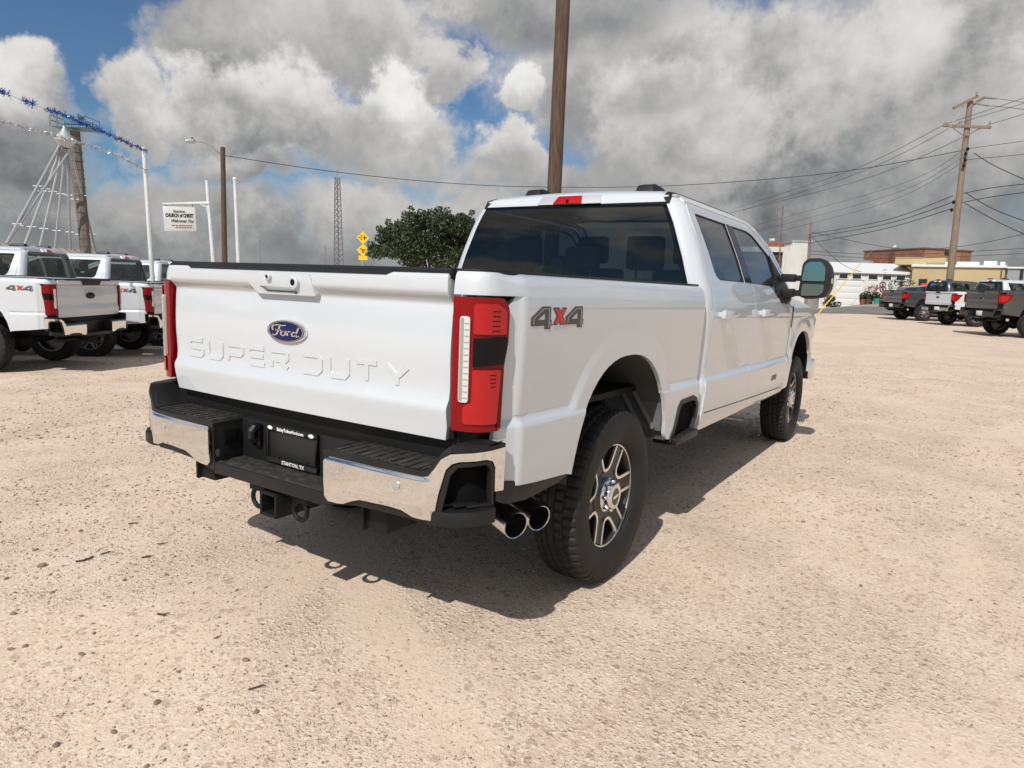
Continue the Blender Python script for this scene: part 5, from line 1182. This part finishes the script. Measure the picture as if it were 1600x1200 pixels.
garland([(-60, 118), (0, 143), (60, 166), (120, 188), (175, 212), (229, 237)], 13.0, 18, pmat('blue_tinsel', (0.01, 0.075, 0.36), 0.3, metal=0.3), 'blue tinsel garland strung to the top of a white pole', 'tinsel_garland', gaps=((0.25, 0.32), (0.38, 0.44)))
garland([(-60, 172), (0, 190), (60, 204), (120, 222), (175, 238), (230, 267)], 13.0, 18, pmat('silver_tinsel', (0.62, 0.62, 0.62), 0.3, metal=0.6), 'silver tinsel garland strung below the blue one', 'tinsel_garland', ln=0.06)
# ------------------------------------------------------------------ grain elevator
D = 90.0
CONC = pmat('stained_concrete', (0.17, 0.155, 0.135), 0.9, var=(1.2, 0.9, (0.10, 0.085, 0.07)))
STEELB = pmat('blue_steel', (0.10, 0.20, 0.28), 0.6)
def base_pt(px, py, d):
    p = at(px, py, d); return Vector((p.x, p.y, hgt(p.x, p.y)))
e0 = base_pt(133, 400, D); E_ = lambda px, py, d=D: Vector(at(px, py, d)) - e0
el_ = empty('elevator_leg', e0)
ta, tb = E_(117, 205), E_(134, 395)
leg = MB(); ax = (tb - ta); bt = ta + ax * ((-ta.z - 0.2) / ax.z)
leg.tube([ta, ta + (bt - ta) * 0.4, bt], [0.50, 0.55, 0.60], 8); leg.build('leg_casing', CONC, el_)
for k in range(16):
    p = ta + (bt - ta) * (0.08 + k * 0.055); MB().lathe([(0.54, 0), (0.61, 0.02), (0.61, 0.07), (0.54, 0.09)], 8, lambda a, r, h: (p.x + r * math.cos(a), p.y + r * math.sin(a), p.z + h)).build('casing_band', pmat('band_brown', (0.17, 0.135, 0.10), 0.8), el_)
pc = E_(118, 201); rtv = Vector((RIGHT[0], RIGHT[1], 0)).normalized(); fwv = Vector((-rtv.y, rtv.x, 0))
rotP = Matrix((rtv, fwv, Vector((0, 0, 1)))).transposed()
MB().box(pc, (3.7, 2.6, 0.14), rotP).build('platform', STEELB, el_)
rail = MB()
for zz in (0.55, 1.05):
    for dv, hx in ((fwv * 1.3, rtv * 1.85), (-fwv * 1.3, rtv * 1.85)): rail.tube([pc + dv - hx + Vector((0, 0, zz)), pc + dv + hx + Vector((0, 0, zz))], 0.05, 4)
    for dv, hx in ((rtv * 1.85, fwv * 1.3), (-rtv * 1.85, fwv * 1.3)): rail.tube([pc + dv - hx + Vector((0, 0, zz)), pc + dv + hx + Vector((0, 0, zz))], 0.05, 4)
for i in range(6):
    for sv in (-1, 1):
        q = pc + rtv * (-1.85 + i * 0.74) + fwv * 1.3 * sv; rail.tube([q, q + Vector((0, 0, 1.05))], 0.05, 4)
rail.build('railing', STEELB, el_)
MB().box(pc + Vector((0, 0, 0.75)) - rtv * 0.1, (1.5, 1.2, 1.4), rotP).build('head_house', STEELB, el_, bevel=0.1)
tag(el_, 'tall rusty banded elevator leg with a railed blue platform on top', 'grain elevator')
# distributor with spouts fanning out
s0 = base_pt(101, 400, D - 3); Q = lambda px, py, d=D - 3: Vector(at(px, py, d)) - s0
sp = empty('grain_spouts', s0); hub = Q(101, 217)
MB().lathe([(0.05, 1.3), (0.35, 0.7), (0.95, 0.0), (0.95, -0.2), (0.4, -0.9)], 14, lambda a, r, h: (hub.x + r * math.cos(a), hub.y + r * math.sin(a), hub.z + h)).build('distributor', GALV, sp)
for (px, py, ex, ey, dd) in ((94, 226, 10, 381, -9), (97, 228, 38, 384, -5), (106, 240, 10, 381, -9), (99, 230, 62, 386, -2), (102, 232, 86, 388, 1), (105, 232, 110, 390, 3), (109, 226, 150, 394, 6), (107, 240, 128, 392, 5)):
    a = Q(px, py); b_ = Q(ex, ey, D - 3 + dd)
    s_ = MB().tube([a, b_], 0.125, 8).build('spout', pmat('spout_grey', (0.36, 0.37, 0.38), 0.55, metal=0.3), sp)
    for t in (0.45, 0.82):
        p = a.lerp(b_, t); MB().tube([p - rtv * 0.45, p + rtv * 0.45], 0.06, 5).build('flange', GALV, s_)
tag(sp, 'grey steel grain spouts fanning down from a conical distributor', 'grain spouts')
# corrugated roof of the grain store
ROOFM = pmat('cream_corrugated', (0.50, 0.45, 0.36), 0.6, var=(0.3, 0.7, (0.33, 0.25, 0.18)))
rg = base_pt(60, 400, D + 4); gs = empty('grain_store', rg)
rA, rB = Vector(at(-60, 376, D - 6)) - rg, Vector(at(150, 393, D + 8)) - rg
rd_ = (rB - rA); nrm = Vector((-rd_.y, rd_.x, 0)).normalized(); N_ = 56
if nrm.dot(fwv) < 0: nrm = -nrm
for k in range(14):
    a, b_ = rA.lerp(rB, k / 14), rA.lerp(rB, (k + 1) / 14 - 0.004)
    MB().raw([a, b_, b_ - nrm * 5 - Vector((0, 0, 2.4)), a - nrm * 5 - Vector((0, 0, 2.4)), a + Vector((0, 0, .06)), b_ + Vector((0, 0, .06)), b_ - nrm * 5 - Vector((0, 0, 2.34)), a - nrm * 5 - Vector((0, 0, 2.34))],
             [(0, 1, 2, 3), (4, 7, 6, 5), (0, 4, 5, 1), (1, 5, 6, 2), (2, 6, 7, 3), (3, 7, 4, 0)]).build('roof_sheet', ROOFM, gs, smooth=0)
    MB().tube([a + Vector((0, 0, .1)), a - nrm * 5 - Vector((0, 0, 2.3))], 0.07, 5).build('roof_rib', RUST, gs)
zb = -0.5
MB().raw([rA - nrm * 4.6 - Vector((0, 0, 2.3)), rB - nrm * 4.6 - Vector((0, 0, 2.3)), Vector(((rB - nrm * 4.6).x, (rB - nrm * 4.6).y, zb)), Vector(((rA - nrm * 4.6).x, (rA - nrm * 4.6).y, zb)),
          rA + nrm * 5, rB + nrm * 5, Vector(((rB + nrm * 5).x, (rB + nrm * 5).y, zb)), Vector(((rA + nrm * 5).x, (rA + nrm * 5).y, zb))], [(0, 1, 2, 3), (4, 7, 6, 5), (0, 4, 5, 1), (1, 5, 6, 2), (3, 7, 4, 0)]).build('wall', ROOFM, gs, smooth=0)
tag(gs, 'long low grain store with a cream corrugated roof behind the pickup row', 'building')
# ------------------------------------------------------------------ radio mast
m0 = base_pt(530, 405, 150); rm = empty('radio_mast', m0)
mt = Vector(at(527, 277, 150)) - m0; mast = MB()
cs = [Vector((math.cos(a), math.sin(a), 0)) for a in (0.3, 2.4, 4.5)]
wd = lambda t: 1.25 * (1 - t) + 0.55 * t
pt_ = lambda i, t: cs[i] * wd(t) + mt * t
for i in range(3): mast.tube([pt_(i, 0) - Vector((0, 0, .5)), pt_(i, 1)], 0.10, 4)
for k in range(20):
    for i in range(3):
        j = (i + 1) % 3; mast.tube([pt_(i, k / 20), pt_(j, (k + 1) / 20)], 0.065, 3); mast.tube([pt_(i, k / 20), pt_(j, k / 20)], 0.05, 3)
mast.build('lattice', pmat('mast_grey', (0.16, 0.16, 0.17), 0.6), rm, smooth=0)
MB().tube([mt, mt + Vector((0, 0, 1.6))], 0.06, 4).build('antenna', MATS['mast_grey'], rm)
tag(rm, 'slender grey lattice radio mast left of the tree', 'radio mast')
for px, top, lab in ((406, 375, 'very thin distant aerial between the street lamp and the radio mast'), (508, 383, 'short distant stub aerial just left of the radio mast')):
    q0 = base_pt(px, 405, 120); qa = empty('aerial', q0); MB().tube([Vector((0, 0, -0.2)), Vector(at(px, top, 120)) - q0], 0.05, 5).build('rod', MATS['mast_grey'], qa)
    MB().tube([Vector(at(px, top + 6, 120)) - q0 - rtv * 0.4, Vector(at(px, top + 6, 120)) - q0 + rtv * 0.4], 0.04, 4).build('crossbar', MATS['mast_grey'], qa); tag(qa, lab, 'aerial')
# ------------------------------------------------------------------ warning signs
YEL = pmat('sign_yellow', (0.78, 0.50, 0.02), 0.5); SBK = pmat('sign_black', (0.02, 0.02, 0.02), 0.5)
w0 = base_pt(567, 405, 50); ws_ = empty('warning_sign', w0); wz = lambda px, py: Vector(at(px, py, 50)) - w0
t_ = wz(567, 362); MB().tube([Vector((t_.x, t_.y, -0.2)), Vector((t_.x, t_.y, t_.z))], 0.04, 8).build('post', GALV, ws_)
for k, (py, hl) in enumerate(((371.5, 9.6), (391, 9.6))):
    c_ = wz(567.5, py) - fwv * 0.06; R_ = hl * 50 / FPX
    dm = lambda u, v, w: c_ + rtv * u + Vector((0, 0, v)) - fwv * w
    s_ = MB().prism([(-R_, 0), (0, -R_), (R_, 0), (0, R_)], 0, 0.02, dm).build('sign_plate', YEL, ws_, smooth=0)
    if k == 0: shp = [[(.05, -.07), (.05, .07), (.15, .07), (.15, .30), (.30, .30), (.30, .07), (.55, .07), (.55, -.07), (.30, -.07), (.30, -.32), (.15, -.32), (.15, -.07)], [(-.25, -.38), (-.18, -.38), (-.18, .38), (-.25, .38)], [(-.36, -.3), (-.1, -.3), (-.1, -.24), (-.36, -.24)], [(-.36, .24), (-.1, .24), (-.1, .3), (-.36, .3)], [(-.36, -.03), (-.1, -.03), (-.1, .03), (-.36, .03)], [(-.62, -.07), (-.42, -.07), (-.42, .07), (-.62, .07)]]
    else: shp = [[(-.5, .12), (-.36, .26), (-.2, .22), (-.05, .12), (-.05, .02), (-.2, .05), (-.34, .1)], [(-.18, -.4), (-.08, .14), (.2, .14), (.16, .02), (.02, .02), (-.08, -.4)], [(.08, -.4), (.1, .1), (.2, .1), (.2, -.4)], [(.2, .1), (.5, .16), (.5, .08), (.2, .02)], [(-.06, -.22), (.14, -.22), (.14, -.15), (-.06, -.15)]]
    for q in shp: MB().prism([(u * R_ * 1.1, v * R_ * 1.1) for u, v in q], 0.02, 0.026, dm).build('sign_symbol', SBK, s_, smooth=0)
c_ = wz(567.5, 403) - fwv * 0.06; MB().box(c_, (0.62, 0.02, 0.30), rotP).build('sign_plate', YEL, ws_)
tag(ws_, 'two yellow diamond warning signs stacked on one post', 'road sign')
# ------------------------------------------------------------------ trees and shrubs
LEAF = bpy.data.materials.new('leaf_green'); LEAF.use_nodes = True
g = NG(LEAF.node_tree); b = g.n['Principled BSDF']; b.inputs['Roughness'].default_value = 0.6
ri = g.add('ShaderNodeNewGeometry').outputs['Random Per Island']
g.l.new(g.mix(ri, (0.010, 0.022, 0.007), (0.052, 0.082, 0.021)), b.inputs['Base Color'])
b.inputs['Subsurface Weight'].default_value = 0.0
def crown(name, centers, nleaf, ls, mat, parent, seed=1):
    rr = np.random.default_rng(seed); V = []; F = []
    tot = sum(c[3] ** 2 for c in centers)
    for cx, cy, cz, r in centers:
        n = int(nleaf * r * r / tot)
        d = rr.normal(size=(n, 3)); d /= np.linalg.norm(d, axis=1)[:, None]
        p = d * (r * (0.55 + 0.5 * rr.random(n) ** 0.5))[:, None] * np.array([1, 1, 0.85]) + np.array([cx, cy, cz])
        a = rr.normal(size=(n, 3)); a /= np.linalg.norm(a, axis=1)[:, None]; b_ = np.cross(a, rr.normal(size=(n, 3))); b_ /= np.linalg.norm(b_, axis=1)[:, None]
        s = ls * (0.6 + 0.8 * rr.random(n))
        q = np.stack([p - a * s[:, None], p + b_ * s[:, None] * 0.55, p + a * s[:, None], p - b_ * s[:, None] * 0.55], 1)
        o = len(V); V += q.reshape(-1, 3).tolist(); F += [(o + 4 * i, o + 4 * i + 1, o + 4 * i + 2, o + 4 * i + 3) for i in range(n)]
    me = bpy.data.meshes.new(name); me.from_pydata(V, [], F); return link(name, me, mat, parent)
tb_ = base_pt(672, 405, 46); tr = empty('leafy_tree', tb_)
rr = random.Random(5); cl = []
for px, py, rad in ((612, 385, 1.2), (596, 396, .8), (628, 368, 1.2), (650, 350, 1.2), (665, 345, 1.1), (690, 345, 1.2), (715, 350, 1.2), (735, 355, 1.1), (680, 370, 1.7), (645, 385, 1.5), (710, 380, 1.7), (740, 385, 1.4), (765, 372, 1.2), (600, 372, .5), (648, 338, .55), (668, 333, .6), (692, 335, .5), (722, 341, .6), (610, 362, .5), (585, 389, .4), (640, 400, 1.5), (690, 402, 1.7), (730, 405, 1.6)):
    for j in range(3):
        q = Vector(at(px + rr.uniform(-8, 8), py + rr.uniform(-4, 4), 46 + rr.uniform(-1.8, 1.8))) - tb_; cl.append((q.x, q.y, q.z, rad * rr.uniform(0.45, 0.74)))
for k in range(70):                                   # sprigs that break the outline
    c = cl[rr.randrange(len(cl))]; th_, ph_ = rr.uniform(0, 6.28), rr.uniform(-0.2, 1.3); q = c[3] * rr.uniform(1.0, 1.55)
    cl.append((c[0] + q * math.cos(th_) * math.cos(ph_), c[1] + q * math.sin(th_) * math.cos(ph_), c[2] + q * math.sin(ph_) * 0.9, rr.uniform(0.10, 0.30)))
crown('crown', cl, 34000, 0.085, LEAF, tr, 3)
tk = MB().tube([Vector((0, 0, -0.2)), Vector((0.05, 0, 1.2)), Vector((0, 0.1, 2.4))], [0.24, 0.19, 0.15], 10)
for k in range(7):
    c = cl[(k * 9) % len(cl)]; tk.tube([Vector((0, 0.1, 1.6 + 0.1 * k)), Vector((c[0] * .5, c[1] * .5, 1.2 + c[2] * .5)), Vector(c[:3])], [0.10, 0.06, 0.02], 6)
tk.build('trunk', WOOD, tr)
tag(tr, 'dense round dark green tree beyond the pickup cab', 'tree')
def shrub(px, py, d, w, h, label, mat=LEAF, n=900, name='shrub', seed=1, group=None):
    q = base_pt(px, py, d); o = empty(name, q); rr = random.Random(seed)
    cs_ = [(rtv * rr.uniform(-w / 2, w / 2) + Vector((0, 0, rr.uniform(0.15, 0.85) * h)) + fwv * rr.uniform(-.3, .3)) for _ in range(9)]
    crown('foliage', [(c.x, c.y, c.z, 0.22 * h + 0.1) for c in cs_], n, 0.10, mat, o, seed)
    st = MB()
    for c in cs_: st.tube([Vector((0, 0, -0.05)), c], [0.03, 0.01], 4)
    st.build('stems', WOOD, o); tag(o, label, 'shrub', group)
# ------------------------------------------------------------------ buildings across the road
def wall_frame(pA, pB, d):
    """local frame of a facade running between two pixels at distance d (x along, y into the building, z up)"""
    a, b_ = base_pt(*pA, d[0]), base_pt(*pB, d[1]); a.z = min(a.z, b_.z) - 0.15
    u = (b_ - a); L = math.hypot(u.x, u.y); rz = math.atan2(u.y, u.x); return a, rz, L
BLD = lambda: None
WMET = pmat('white_metal_wall', (0.66, 0.65, 0.61), 0.55, var=(0.5, 0.5, (0.52, 0.48, 0.42)))
CREAM = pmat('cream_stucco', (0.50, 0.385, 0.215), 0.8, var=(0.4, 0.5, (0.42, 0.32, 0.18)))
BRICK = pmat('red_brick', (0.20, 0.085, 0.055), 0.9, var=(1.5, 0.6, (0.27, 0.14, 0.09)))
GWALL = pmat('grey_wall', (0.30, 0.31, 0.31), 0.8)
GLZ = pmat('dark_pane', (0.02, 0.022, 0.025), 0.1)
WROOF = pmat('white_roof', (0.70, 0.70, 0.69), 0.6)
def facade_z(px, py, d, a): return at(px, py, d).z - a.z
# white garage
a, rz, L = wall_frame((1280, 468), (1420, 468), (76, 78)); gb_ = empty('white_garage', a, rz); H = facade_z(1340, 426, 76.7, a); H2 = facade_z(1340, 415, 76.7, a)
rbox('wall', 0, L, 0, 9, 0, H, WMET, gb_, 0)
for k in range(int(L / 0.55)): rbox('wall_rib', 0.27 + k * 0.55 - 0.03, 0.27 + k * 0.55 + 0.03, -0.035, 0.01, 0, H - 0.05, WMET, gb_, 0)
MB().raw([(-.25, -.3, H - .05), (L + .25, -.3, H - .05), (L + .25, 4.5, H2 + .3), (-.25, 4.5, H2 + .3), (-.25, 9.3, H - .05), (L + .25, 9.3, H - .05), (-.25, -.3, H + .12), (L + .25, -.3, H + .12), (L + .25, 4.5, H2 + .5), (-.25, 4.5, H2 + .5), (-.25, 9.3, H + .12), (L + .25, 9.3, H + .12)],
         [(0, 1, 2, 3), (3, 2, 5, 4), (6, 9, 8, 7), (9, 10, 11, 8), (0, 6, 7, 1), (1, 7, 8, 2), (2, 8, 11, 5), (5, 11, 10, 4), (4, 10, 9, 3), (3, 9, 6, 0)]).build('roof', WROOF, gb_, smooth=0)
sx = lambda px: L * (px - 1280) / 140.0
hz_ = lambda py: facade_z(1340, py, 76.7, a)
for p0, p1_ in ((1308, 1321), (1329, 1342), (1354, 1368), (1376, 1389), (1397, 1410)):
    w_ = rbox('window', sx(p0) - .06, sx(p1_) + .06, -0.07, 0.0, hz_(435.5) - .06, hz_(429) + .06, WHITEM, gb_, 0); rbox('pane', sx(p0), sx(p1_), -0.085, -0.06, hz_(435.5), hz_(429), GLZ, w_, 0)
dr = rbox('roller_door', sx(1305), sx(1346), -0.06, 0.0, 0.0, hz_(438.5), WHITEM, gb_, 0)
for k in range(5): rbox('door_panel', sx(1305) + .04, sx(1346) - .04, -0.085, -0.05, 0.05 + k * (hz_(439) / 5), (k + 0.94) * (hz_(439) / 5), pmat('door_white', (0.68, 0.67, 0.64), 0.5), dr, 0.02)
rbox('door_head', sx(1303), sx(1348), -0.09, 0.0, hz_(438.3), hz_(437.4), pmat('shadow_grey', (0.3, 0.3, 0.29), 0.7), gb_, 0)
for px, py in ((1377, 443), (1378, 450)):
    cx, cz = sx(px), hz_(py)
    r_ = MB().lathe([(0.22, 0), (0.22, 0.03), (0.30, 0.03), (0.30, 0)], 18, lambda t, r, h: (cx + r * math.cos(t), -0.06 - h, cz + r * math.sin(t)), closed=True).build('wheel_ornament', pmat('ornament_red', (0.20, 0.06, 0.05), 0.6), gb_)
    MB().ball((cx, -0.08, cz), 0.09, 8, 6).build('ornament_hub', SBK, r_)
pn = rbox('wall_plaque', sx(1386), sx(1396), -0.07, 0.0, hz_(452), hz_(445), pmat('plaque_grey', (0.45, 0.45, 0.43), 0.6), gb_, 0)
MB().tube([(sx(1375), 0.0, hz_(421)), (sx(1375), -0.5, hz_(420.5)), (sx(1378), -0.6, hz_(420.8))], 0.03, 5).build('wall_lamp', SBK, gb_)
tag(gb_, 'white ribbed metal garage with roller door and a row of small dark windows', 'building')
# yellow building
a2_, rz2, Ly = wall_frame((1420, 468), (1564, 470), (77.0, 76.4)); yb = empty('yellow_building', a2_, rz2); Hy = facade_z(1500, 417, 75.5, a2_)
rbox('wall', 0.02, Ly, 0.02, 8, 0, Hy, CREAM, yb, 0)
rbox('roof_edge', -0.1, Ly + 0.1, -0.18, 8.1, Hy, Hy + 0.22, WROOF, yb, 0.02)
rbox('parapet', -1.6, 2.6, 0.3, 6, Hy + 0.22, Hy + 0.9, pmat('ochre_parapet', (0.52, 0.42, 0.22), 0.8), yb, 0)
for p0, p1_, hh in ((1440, 1480, .30), (1490, 1525, .34), (1532, 1552, .42), (1557, 1564, .36)): rbox('roof_bump', Ly * (p0 - 1420) / 146, Ly * (p1_ - 1420) / 146, 0.3, 3.0, Hy + 0.2, Hy + 0.2 + hh, WROOF, yb, 0.05)
rbox('corner_post', Ly * 140 / 146, Ly * 142 / 146, -0.1, 0.0, 0, Hy, pmat('rust_post', (0.20, 0.11, 0.06), 0.8), yb, 0)
dw = rbox('window', Ly * 13 / 146, Ly * 27 / 146, -0.04, 0.02, 0.6, 2.5, SBK, yb, 0); rbox('pane', Ly * 13.6 / 146, Ly * 26.4 / 146, -0.055, -0.03, 0.7, 2.4, GLZ, dw, 0)
tag(yb, 'long mustard yellow low building with a white roof edge', 'building')
# brick block behind
a3_, rz3, Lb = wall_frame((1436, 468), (1508, 470), (96, 101)); bb = empty('brick_building', a3_, rz3); Hb_ = facade_z(1440, 389.5, 96.5, a3_); xs_ = lambda px: Lb * (px - 1436) / 72
rbox('wall', 0, Lb, 0, 9.7, 0, Hb_, pmat('lit_brick', (0.30, 0.155, 0.095), 0.9, var=(1.5, .5, (.25, .12, .075))), bb, 0)
rbox('shaded_side_wall', -0.12, 0.0, 0.05, 9.6, 0, Hb_ - 0.05, BRICK, bb, 0)  # darker brick skin paints in this side's shade; the front has the lit tone
rbox('coping', -0.2, Lb + 0.15, -0.1, 9.8, Hb_, Hb_ + 0.18, pmat('brown_coping', (0.12, 0.06, 0.04), 0.8), bb, 0)
rbox('downpipe', -0.3, -0.12, 4.6, 5.2, 0, Hb_ - .2, MATS['brown_coping'], bb, 0); rbox('end_bay', xs_(1492), xs_(1507), -0.08, 0.0, 0, Hb_ - .15, BRICK, bb, 0)
rbox('vent_louvre', xs_(1466), xs_(1479), -0.08, 0.02, Hb_ - 0.55, Hb_ - 0.15, SBK, bb, 0)
MB().ball((0.3, 5, Hb_ + .4), .35, 8, 6).build('roof_vent', GALV, bb)
rbox('air_unit', -1.6, -0.3, 7.5, 9.0, Hb_ - 2.2, Hb_ - 1.2, GALV, bb, 0.2)
tag(bb, 'red brick block rising behind the yellow building', 'building')
# grey block at the right
a4_, rz4, Lg = wall_frame((1567, 470), (1640, 472), (75, 74.6)); gg = empty('grey_building', a4_, rz4); Hg = facade_z(1590, 416, 70.5, a4_)
rbox('wall', 0.05, Lg, 0.05, 8, 0, Hg, GWALL, gg, 0); rbox('coping', 0, Lg, -0.1, 8, Hg, Hg + .15, WROOF, gg, 0); rbox('downpipe', Lg * .30, Lg * .36, -0.12, 0.05, 0, Hg, SBK, gg, 0)
tag(gg, 'plain grey wall building at the end of the yellow one', 'building')
# tall corrugated shed and brick shop beyond the mirror
a5_, rz5, Ls = wall_frame((1230, 462), (1259, 464), (67, 67.4)); cs5 = empty('corrugated_shed', a5_, rz5); Hs = facade_z(1240, 378.5, 67.5, a5_)
rbox('wall', 0, Ls, 0, 3, 0, Hs, WMET, cs5, 0)
for k in range(12): rbox('wall_rib', Ls * (k + .5) / 12 - .03, Ls * (k + .5) / 12 + .03, -0.05, 0.01, 0, Hs - .03, WMET, cs5, 0)
for k in range(12): rbox('wall_rib', -0.05, 0.01, 0.12 + k * .25 - .03, 0.12 + k * .25 + .03, 0, Hs - .03, WMET, cs5, 0)
rbox('cornice', -0.1, Ls + .1, -0.1, 3.1, Hs, Hs + .14, GALV, cs5, 0)
tag(cs5, 'tall narrow shed clad in white corrugated metal', 'building')
a6_, rz6, Lr = wall_frame((1150, 458), (1221, 462), (70.5, 70)); rs = empty('brick_shop', a6_, rz6); f6 = lambda py: facade_z(1206, py, 70.5, a6_)
rbox('wall', 0, Lr - .02, 0.3, 7, 0, f6(395), pmat('shop_maroon', (0.07, 0.035, 0.03), 0.6), rs, 0)
rbox('fascia', 0, Lr - .02, 0.0, 7, f6(394), f6(386), pmat('pale_fascia', (0.55, 0.52, 0.47), 0.7), rs, 0)
rbox('parapet', 0.0, Lr - .03, 0.15, 7, f6(386) - .02, f6(377), BRICK, rs, 0)
rbox('doorway', Lr - 1.5, Lr - .6, 0.2, 0.31, 0, f6(402), GLZ, rs, 0); rbox('air_unit', Lr * .60, Lr * .72, 1.0, 2.0, f6(377), f6(372), GALV, rs, 0.05)
tag(rs, 'low shop with orange brick parapet beside the corrugated shed', 'building')
# plants in front of the garage
AGAVE = pmat('red_foliage', (0.22, 0.09, 0.05), 0.7)
shrub(1362, 465, 74, 1.8, 1.1, 'bushy plant with reddish top in front of the white garage', LEAF, 700, seed=3)
shrub(1360, 455, 74.3, 1.2, 2.0, 'rust coloured flowering bush behind the garage plants', AGAVE, 260, seed=4)
shrub(1378, 466, 74, 2.0, 1.0, 'low green planting under the round wall ornaments', LEAF, 500, seed=5)
shrub(1408, 466, 75, 1.6, 2.4, 'tall leafy shrub at the yellow building corner', LEAF, 700, seed=6)
shrub(1301, 466, 73, 1.1, 1.1, 'dark rounded bush beside the roller door', LEAF, 600, seed=8)
for i, (px, c) in enumerate(((1348, (0.25, 0.09, 0.05)), (1356, (0.12, 0.05, 0.04)), (1390, (0.06, 0.25, 0.18)), (1370, (0.05, 0.28, 0.22)))):
    q = base_pt(px, 467, 73.4); o = empty('flower_pot', q); MB().lathe([(0.20, 0), (0.28, 0.42), (0.31, 0.42), (0.31, 0.5), (0.26, 0.5), (0.24, 0.4)], 14).build('pot', pmat('pot_%d' % i, c, 0.6), o)
    crown('foliage', [(0, 0, 0.65, 0.25)], 90, 0.09, LEAF, o, i)
    tag(o, ('terracotta', 'dark brown', 'sea green', 'turquoise')[i] + ' flower pot on the ground in front of the garage', 'flower pot')
# patrol car behind the dark pickup
def patrol():
    q = base_pt(1458, 490, 46); T = empty('patrol_car', q, -0.95); pt = pmat('patrol_black', (0.02, 0.02, 0.025), 0.2, coat=1.0)
    MB().prism(roundpoly([(-2.3, .35), (-2.35, .95), (-2.1, 1.05), (-1.6, 1.62), (-.9, 1.74), (.6, 1.70), (1.2, 1.15), (2.2, 1.0), (2.35, .7), (2.3, .35)], 0.08), -0.95, 0.95, lambda u, v, w: (w * (1 - 0.14 * max(0, v - 1.0)), u, v)).build('body', pt, T, bevel=0.05)
    for s in (-1, 1):
        MB().prism([(-1.5, 1.12), (-1.2, 1.58), (.5, 1.6), (.95, 1.15)], 0.0, 0.02, lambda u, v, w: (s * (0.95 * (1 - 0.14 * max(0, v - 1.0)) + w), u, v)).build('side_window', GLOSSB, T)
        for y in (-1.45, 1.45):
            w = link('wheel', tyre_mesh(30), RUBBER, T); w.location = (s * 0.84, y, 0.36); w.scale = (0.9, 0.86, 0.86)
            MB().lathe([(0.001, 0.08), (0.22, 0.10), (0.25, 0.06)], 20, lambda a, r, h: (h * s, r * math.sin(a), r * math.cos(a))).build('rim', STEEL, w)
        rbox('tail_lamp', *sorted((s * .62, s * .93)), -2.37, -2.2, .8, 1.0, REDB, T, 0.02)
    bar = rbox('light_bar', -0.62, 0.62, -0.5, -0.2, 1.72, 1.86, pmat('bar_black', (0.03, 0.03, 0.03), 0.3), T, 0.02)
    rbox('red_light', -0.60, -0.05, -0.52, -0.18, 1.75, 1.87, pmat('bar_red', (0.6, 0.02, 0.02), 0.2, emit=((1, 0.03, 0.02), 0.8)), bar, 0.02); rbox('blue_light', 0.05, 0.60, -0.52, -0.18, 1.75, 1.87, pmat('bar_blue', (0.02, 0.08, 0.7), 0.2, emit=((0.05, 0.25, 1.0), 1.5)), bar, 0.02)
    rbox('rear_glass', -0.7, 0.7, -2.08, -2.0, 1.1, 1.3, GLOSSB, T, 0.01)
    tag(T, 'black car with a red and blue roof light bar beyond the dark grey pickup', 'car')
patrol()
# ------------------------------------------------------------------ road and verge
ROADM = pmat('worn_asphalt', (0.17, 0.155, 0.14), 0.9, bump=(8, 0.4, 0.02), var=(0.5, 0.7, (0.25, 0.225, 0.195)))
VERGE = pmat('concrete_apron', (0.36, 0.32, 0.27), 0.9, var=(0.4, 0.7, (0.26, 0.225, 0.18)))
def strip(name, y0, y1, off, mat, label, kx=-0.04):
    V = []; F = []; xs2 = np.linspace(-14, 70, 43); ys2 = np.linspace(0, 1, 7)
    for x in xs2:
        for t in ys2:
            y = y0 + (y1 - y0) * t + kx * (x - 8) + (0.25 * math.sin(x * 0.7) + 0.15 * math.sin(x * 1.9) if t in (0.0, 1.0) else 0); V.append((x, y, hgt(x, y) + off))
    n = len(ys2)
    for i in range(len(xs2) - 1):
        for j in range(n - 1): F.append((i * n + j, (i + 1) * n + j, (i + 1) * n + j + 1, i * n + j + 1))
    me = bpy.data.meshes.new(name); me.from_pydata(V, [], F); me.shade_smooth(); return tag(link(name, me, mat), label, kind='structure')
strip('road', 42, 58, 0.03, ROADM, 'worn grey asphalt road across the lot')
strip('apron', 58, 76, 0.02, VERGE, 'dusty concrete apron in front of the garages')
